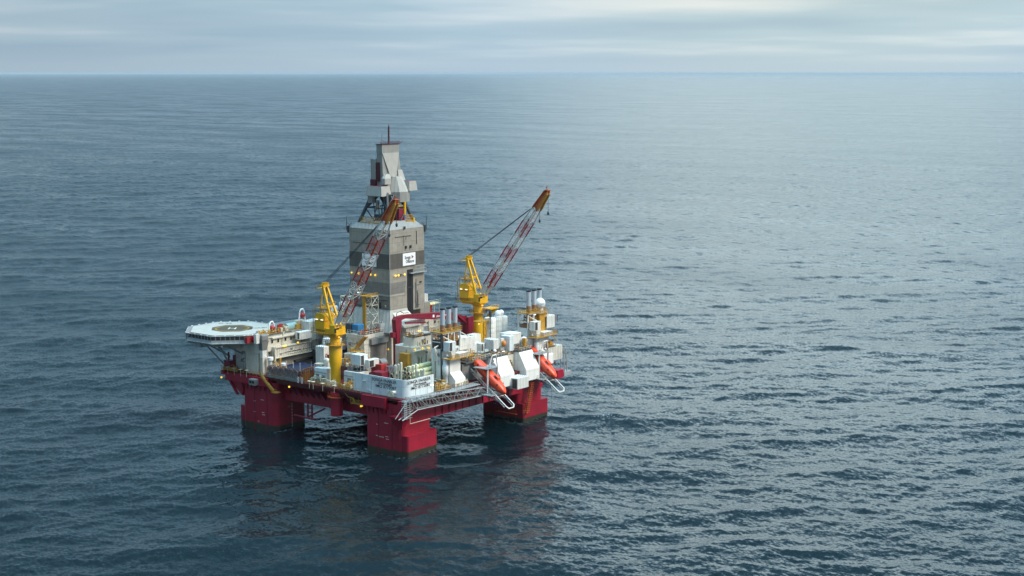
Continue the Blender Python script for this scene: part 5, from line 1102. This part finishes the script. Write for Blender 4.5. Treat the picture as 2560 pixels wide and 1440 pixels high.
fittings(ws, 'A', 18.5, 32.4, 39, 24.4, 28.4, 10, 34, ('grey', 'bone')); fittings(ac, 'B', 60, 15, 33, 24.8, 28.2, 12, 35, ('grey', 'vent', 'bone')); fittings(ac, 'B', 58.6, 7, 25, 21.8, 24.6, 10, 36, ('bone', 'grey'))
fittings(wt, 'A', 4.0, 68.6, 72.4, ZD, 23, 8, 37, ('bone', 'grey')); fittings(md, 'B', 7.6, 30, 62, 18, 22.6, 30, 38); fittings(md, 'B', 1.5, 49, 54.6, 17.2, 22, 16, 39)
fittings(wp, 'B', 57.8, 20.8, 26.4, 24.8, 31, 5, 40, ('grey', 'bone')); fittings(rd, 'B', 36, 52.4, 60, 24, 30.6, 14, 41); fittings(der, 'B', DY - 1.8, DX + 8, DX + 14, 22, 29, 12, 42)
# ================================================================== SEA
CAMP = Vector((-319.03, -286.53, 110.0)); YAW = R(37.7)
def build_sea():
    rs = np.random.RandomState(5)
    nr, nc = 1500, 1500
    d0, d1 = 225., 7000.
    inv = np.linspace(1 / d0, 1 / d1, nr); d = 1 / inv
    th = np.linspace(R(-31), R(31), nc)
    Dd, Th = np.meshgrid(d, th, indexing='ij')
    X = CAMP.x + Dd * np.cos(YAW + Th); Y = CAMP.y + Dd * np.sin(YAW + Th)
    sp = (Dd ** 2) * (1 / d0 - 1 / d1) / nr            # row spacing
    H = np.zeros_like(X); GX = np.zeros_like(X); GY = np.zeros_like(X); SL = np.zeros_like(X)
    nw = 150
    lam = np.exp(rs.uniform(np.log(2.0), np.log(80), nw)); lam.sort()
    main = YAW + R(18)
    for l in lam:
        ang = main + rs.normal(0, R(36 if l > 12 else 60)); k = 2 * np.pi / l
        slope = WAVE_SLOPE / math.sqrt(nw / 2) * ((l / 5) ** .15 if l < 5 else 1.0 if l < 13 else (13 / l) ** .55)
        a = slope / k; ph = rs.uniform(0, 2 * np.pi)
        att = np.exp(-(sp / (.42 * l)) ** 2)
        q = k * (X * np.cos(ang) + Y * np.sin(ang)) + ph
        c_ = np.cos(q) * (a * att); s_ = np.sin(q) * (a * att)
        H += c_; GX -= s_ * np.cos(ang) * .9; GY -= s_ * np.sin(ang) * .9
    V = np.stack([X + GX, Y + GY, H], -1).reshape(-1, 3)
    # outer flat water to the horizon, all the way round
    idx = np.arange(nr * nc).reshape(nr, nc)
    F = np.stack([idx[:-1, :-1], idx[:-1, 1:], idx[1:, 1:], idx[1:, :-1]], -1).reshape(-1, 4)
    me = bpy.data.meshes.new('sea'); me.vertices.add(len(V)); me.vertices.foreach_set('co', V.astype(np.float32).ravel())
    me.loops.add(F.size); me.loops.foreach_set('vertex_index', F.astype(np.int32).ravel())
    me.polygons.add(len(F)); me.polygons.foreach_set('loop_start', (np.arange(len(F)) * 4).astype(np.int32)); me.polygons.foreach_set('use_smooth', np.ones(len(F), bool))
    me.update(calc_edges=True)
    at = me.attributes.new('crest', 'FLOAT', 'POINT'); at.data.foreach_set('value', H.astype(np.float32).ravel())
    # the rest of the water (behind, beside and beyond) as one coarse sheet slightly lower
    return me
WAVE_SLOPE = .135; HAZE = 1.4e-5
SL_FINE, SL_MID, SL_FAR = .7, .85, .55
m, t, b = nt('sea_water'); N = t.nodes; L = t.links
g = N.new('ShaderNodeNewGeometry')
dist = N.new('ShaderNodeVectorMath'); dist.operation = 'DISTANCE'; dist.inputs[1].default_value = (CAMP.x, CAMP.y, 0); L.new(g.outputs['Position'], dist.inputs[0])
def noise(scale, detail=3, rough=.55, stretch=(1, 1, 1), rot=0.):
    mp = N.new('ShaderNodeMapping'); mp.inputs['Scale'].default_value = stretch; mp.inputs['Rotation'].default_value = (0, 0, rot); L.new(g.outputs['Position'], mp.inputs[0])
    n_ = N.new('ShaderNodeTexNoise'); n_.inputs['Scale'].default_value = scale; n_.inputs['Detail'].default_value = detail; n_.inputs['Roughness'].default_value = rough
    L.new(mp.outputs[0], n_.inputs['Vector']); return n_.outputs[0]
rot = -(YAW + R(18))
def slopes(scale, detail, rough, stretch, amp):
    """small waves as random surface slopes (two noise channels), sampled point by point so they never blur into facets"""
    mp = N.new('ShaderNodeMapping'); mp.inputs['Scale'].default_value = stretch; mp.inputs['Rotation'].default_value = (0, 0, rot); L.new(g.outputs['Position'], mp.inputs[0])
    n_ = N.new('ShaderNodeTexNoise'); n_.inputs['Scale'].default_value = scale; n_.inputs['Detail'].default_value = detail; n_.inputs['Roughness'].default_value = rough
    L.new(mp.outputs[0], n_.inputs['Vector'])
    v = N.new('ShaderNodeVectorMath'); v.operation = 'SUBTRACT'; v.inputs[1].default_value = (.5, .5, .5); L.new(n_.outputs['Color'], v.inputs[0])
    w = N.new('ShaderNodeVectorMath'); w.operation = 'MULTIPLY'; w.inputs[1].default_value = (amp, amp, 0); L.new(v.outputs[0], w.inputs[0]); return w.outputs[0]
def vadd(a, b_):
    v = N.new('ShaderNodeVectorMath'); v.operation = 'ADD'; L.new(a, v.inputs[0]); L.new(b_, v.inputs[1]); return v.outputs[0]
def vscale(a, f):
    v = N.new('ShaderNodeVectorMath'); v.operation = 'SCALE'; L.new(a, v.inputs[0]); L.new(f, v.inputs['Scale']); return v.outputs[0]
lw = N.new('ShaderNodeMapRange'); lw.inputs[1].default_value = 450; lw.inputs[2].default_value = 1500; L.new(dist.outputs['Value'], lw.inputs[0])
lw2 = N.new('ShaderNodeMapRange'); lw2.inputs[1].default_value = 1200; lw2.inputs[2].default_value = 4000; L.new(dist.outputs['Value'], lw2.inputs[0])
sv = slopes(1.15, 4, .62, (1.3, .8, 1), SL_FINE)
sv = vadd(sv, vscale(slopes(.2, 3, .55, (1.5, .62, 1), SL_MID), lw.outputs[0]))
sv = vadd(sv, vscale(slopes(.035, 2, .5, (1.4, .5, 1), SL_FAR), lw2.outputs[0]))
nn = N.new('ShaderNodeVectorMath'); nn.operation = 'NORMALIZE'; L.new(vadd(g.outputs['Normal'], sv), nn.inputs[0])
L.new(nn.outputs[0], b.inputs['Normal'])
# broad wind patches change the roughness
wp_ = N.new('ShaderNodeMapRange'); wp_.inputs[1].default_value = .35; wp_.inputs[2].default_value = .65; wp_.inputs[3].default_value = .10; wp_.inputs[4].default_value = .20; L.new(noise(.006, 3, .5, (1.4, .5, 1), rot), wp_.inputs[0]); L.new(wp_.outputs[0], b.inputs['Roughness'])
b.inputs['IOR'].default_value = 1.333
# scattered whitecaps on the highest crests
at = N.new('ShaderNodeAttribute'); at.attribute_name = 'crest'
f1 = N.new('ShaderNodeMapRange'); f1.inputs[1].default_value = .63; f1.inputs[2].default_value = .70; L.new(noise(.035, 2, .5), f1.inputs[0])
f2 = N.new('ShaderNodeMapRange'); f2.inputs[1].default_value = .45; f2.inputs[2].default_value = .8; L.new(at.outputs['Fac'], f2.inputs[0])
f3 = N.new('ShaderNodeMapRange'); f3.inputs[1].default_value = .55; f3.inputs[2].default_value = .68; L.new(noise(1.6, 5, .7), f3.inputs[0])
p1 = N.new('ShaderNodeMath'); p1.operation = 'MULTIPLY'; L.new(f1.outputs[0], p1.inputs[0]); L.new(f2.outputs[0], p1.inputs[1])
p2 = N.new('ShaderNodeMath'); p2.operation = 'MULTIPLY'; L.new(p1.outputs[0], p2.inputs[0]); L.new(f3.outputs[0], p2.inputs[1])
def mth(op, a_, b_=None):
    n_ = N.new('ShaderNodeMath'); n_.operation = op
    for i_, v_ in enumerate((a_, b_)):
        if v_ is None: continue
        if isinstance(v_, (int, float)): n_.inputs[i_].default_value = v_
        else: L.new(v_, n_.inputs[i_])
    return n_.outputs[0]
sp_ = N.new('ShaderNodeSeparateXYZ'); L.new(g.outputs['Position'], sp_.inputs[0]); dmin = None
for x0, x1, y0, y1, _k in COLS:
    q_ = mth('MAXIMUM', mth('SUBTRACT', mth('ABSOLUTE', mth('SUBTRACT', sp_.outputs[0], (x0 + x1) / 2)), (x1 - x0) / 2), mth('SUBTRACT', mth('ABSOLUTE', mth('SUBTRACT', sp_.outputs[1], (y0 + y1) / 2)), (y1 - y0) / 2 + 1.3))
    dmin = q_ if dmin is None else mth('MINIMUM', dmin, q_)
ww = N.new('ShaderNodeMapRange'); ww.inputs[1].default_value = 3.2; ww.inputs[2].default_value = .2; L.new(dmin, ww.inputs[0])
wn = N.new('ShaderNodeMapRange'); wn.inputs[1].default_value = .53; wn.inputs[2].default_value = .72; L.new(noise(.9, 6, .7), wn.inputs[0])
wash = mth('MULTIPLY', mth('MULTIPLY', ww.outputs[0], wn.outputs[0]), .55)
fo = mth('MAXIMUM', p2.outputs[0], wash)
mx = N.new('ShaderNodeMix'); mx.data_type = 'RGBA'; L.new(fo, mx.inputs[0]); mx.inputs[6].default_value = (.0012, .009, .012, 1); mx.inputs[7].default_value = (.7, .75, .76, 1)
L.new(mx.outputs[2], b.inputs['Base Color'])
me = build_sea(); me.materials.append(m)
sea = bpy.data.objects.new('sea', me); C.objects.link(sea); sea['kind'] = 'structure'; sea['label'] = 'open choppy grey-blue sea reaching the horizon'
k = MB()
rings = [1., 200, 600, 2000, 6900, 20000, 60000, 190000]; n = 96
vs = [(CAMP.x + r_ * math.cos(2 * math.pi * i / n), CAMP.y + r_ * math.sin(2 * math.pi * i / n), -.0 if r_ > 6950 else -2.2) for r_ in rings for i in range(n)]
k.add(vs, [(j * n + i, j * n + (i + 1) % n, (j + 1) * n + (i + 1) % n, (j + 1) * n + i) for j in range(len(rings) - 1) for i in range(n)], True)
fs_ = k.build('far_sea', m); fs_['kind'] = 'structure'; fs_['label'] = 'calmer looking far water out to the horizon'

# ================================================================== AIR
hm = bpy.data.materials.new('sea_haze'); hm.use_nodes = True; ht = hm.node_tree; ht.nodes.clear()
ho = ht.nodes.new('ShaderNodeOutputMaterial'); hv = ht.nodes.new('ShaderNodeVolumePrincipled'); hv.inputs['Color'].default_value = (.60, .70, .77, 1); hv.inputs['Density'].default_value = HAZE; hv.inputs['Anisotropy'].default_value = 0
ht.links.new(hv.outputs[0], ho.inputs['Volume'])
hz_ = MB().box(-200000, 200000, -200000, 200000, -5.5, 116).build('haze', hm); hz_['kind'] = 'stuff'; hz_['label'] = 'pale blue sea haze'
# ================================================================== SKY AND LIGHT
SUN_AZ = R(-68); SUN_EL = R(42)          # azimuth of the sun measured from +X
wd = bpy.data.worlds.new('World'); SC.world = wd; wd.use_nodes = True; t = wd.node_tree; N = t.nodes; L = t.links
bg = N['Background']; bg.inputs['Strength'].default_value = .1
sky = N.new('ShaderNodeTexSky'); sky.sky_type = 'NISHITA'; sky.sun_disc = False; sky.sun_elevation = SUN_EL; sky.sun_rotation = R(90) - SUN_AZ
sky.air_density = 1.; sky.dust_density = 2.
tc = N.new('ShaderNodeTexCoord'); sp = N.new('ShaderNodeSeparateXYZ'); L.new(tc.outputs['Generated'], sp.inputs[0])
def math_(op, a, b_=None, c_=None):
    n_ = N.new('ShaderNodeMath'); n_.operation = op
    for i, v in enumerate((a, b_, c_)):
        if v is None: continue
        if isinstance(v, (int, float)): n_.inputs[i].default_value = v
        else: L.new(v, n_.inputs[i])
    return n_.outputs[0]
el = math_('MAXIMUM', sp.outputs[2], 0.)
dn = math_('ADD', el, .045)
cu = N.new('ShaderNodeCombineXYZ'); L.new(math_('DIVIDE', sp.outputs[0], dn), cu.inputs[0]); L.new(math_('DIVIDE', sp.outputs[1], dn), cu.inputs[1])
cn = N.new('ShaderNodeTexNoise'); cn.inputs['Scale'].default_value = .24; cn.inputs['Detail'].default_value = 4.0; cn.inputs['Roughness'].default_value = .48; L.new(cu.outputs[0], cn.inputs['Vector'])
# brightness: rises with elevation, and towards the brighter right-hand sky
az = math_('ADD', math_('MULTIPLY', sp.outputs[0], math.sin(YAW)), math_('MULTIPLY', sp.outputs[1], -math.cos(YAW)))      # + to the right of the view
def mr(v, a, b_, c_, d_, smooth=True):
    n_ = N.new('ShaderNodeMapRange'); n_.interpolation_type = 'SMOOTHSTEP' if smooth else 'LINEAR'
    for i, q in zip(range(1, 5), (a, b_, c_, d_)): n_.inputs[i].default_value = q
    L.new(v, n_.inputs[0]); return n_.outputs[0]
ramp = N.new('ShaderNodeValToRGB'); e = ramp.color_ramp.elements
e[0].position = .34; e[0].color = (.35, .50, .63, 1); e[1].position = .68; e[1].color = (.70, .785, .84, 1)
q = ramp.color_ramp.elements.new(.5); q.color = (.43, .58, .69, 1)
L.new(cn.outputs[0], ramp.inputs[0])
hz = N.new('ShaderNodeMix'); hz.data_type = 'RGBA'; L.new(mr(el, 0., .022, 1., 0.), hz.inputs[0]); L.new(ramp.outputs[0], hz.inputs[6]); hz.inputs[7].default_value = (.44, .575, .69, 1)
gain = math_('MULTIPLY', math_('ADD', mr(el, .03, .075, 11.8, 8.7), mr(el, .72, .97, 0., 72.)), mr(az, -.45, .25, .78, 1.03))
# thinner, brighter cloud over the sea to the right
bd = Vector((math.cos(YAW - R(11.5)) * math.cos(R(10)), math.sin(YAW - R(11.5)) * math.cos(R(10)), math.sin(R(10))))
dp = N.new('ShaderNodeVectorMath'); dp.operation = 'DOT_PRODUCT'; dp.inputs[1].default_value = bd; L.new(tc.outputs['Generated'], dp.inputs[0])
blob = mr(dp.outputs['Value'], math.cos(R(16)), math.cos(R(.5)), 0., 1.)
gain = math_('MULTIPLY', gain, math_('MULTIPLY_ADD', blob, math_('MULTIPLY', mr(el, .07, .13, 0., 1.), 2.5), 1.))
tint = N.new('ShaderNodeMix'); tint.data_type = 'RGBA'; tint.blend_type = 'MULTIPLY'; tint.inputs[0].default_value = 1
tc2 = N.new('ShaderNodeMix'); tc2.data_type = 'RGBA'; L.new(mr(el, .03, .075, 0., 1.), tc2.inputs[0]); tc2.inputs[6].default_value = (1, 1, 1, 1); tc2.inputs[7].default_value = (.73, .96, 1.08, 1)
tc3 = N.new('ShaderNodeMix'); tc3.data_type = 'RGBA'; L.new(blob, tc3.inputs[0]); L.new(tc2.outputs[2], tc3.inputs[6]); tc3.inputs[7].default_value = (1.12, 1.04, .92, 1)
L.new(hz.outputs[2], tint.inputs[6]); L.new(tc3.outputs[2], tint.inputs[7])
sc_ = N.new('ShaderNodeVectorMath'); sc_.operation = 'SCALE'; L.new(tint.outputs[2], sc_.inputs[0]); L.new(gain, sc_.inputs['Scale'])
fin = N.new('ShaderNodeMix'); fin.data_type = 'RGBA'; fin.inputs[0].default_value = .88; L.new(sky.outputs[0], fin.inputs[6]); L.new(sc_.outputs[0], fin.inputs[7])
L.new(fin.outputs[2], bg.inputs['Color'])
sl = bpy.data.lights.new('sun', 'SUN'); sl.energy = 3.7; sl.angle = R(25); sl.color = (1, .93, .82)
so = bpy.data.objects.new('sun', sl); C.objects.link(so)
dv = Vector((math.cos(SUN_EL) * math.cos(SUN_AZ), math.cos(SUN_EL) * math.sin(SUN_AZ), math.sin(SUN_EL)))
so.rotation_euler = dv.to_track_quat('Z', 'Y').to_euler(); so.location = (0, 0, 200)

# ================================================================== CAMERA
cam = bpy.data.cameras.new('camera'); cam.sensor_width = 36; cam.lens = 36 * 3800 / 2560; cam.clip_start = 1; cam.clip_end = 1e6
co = bpy.data.objects.new('camera', cam); C.objects.link(co); co.location = CAMP
co.rotation_euler = (R(90 - 8.0583), 0, YAW - R(90)); SC.camera = co
SC.view_settings.view_transform = 'Standard'; SC.view_settings.look = 'None'; SC.view_settings.exposure = 0; SC.view_settings.gamma = 1
for o in list(bpy.data.objects):
    if '_w' in o.keys(): del o['_w']
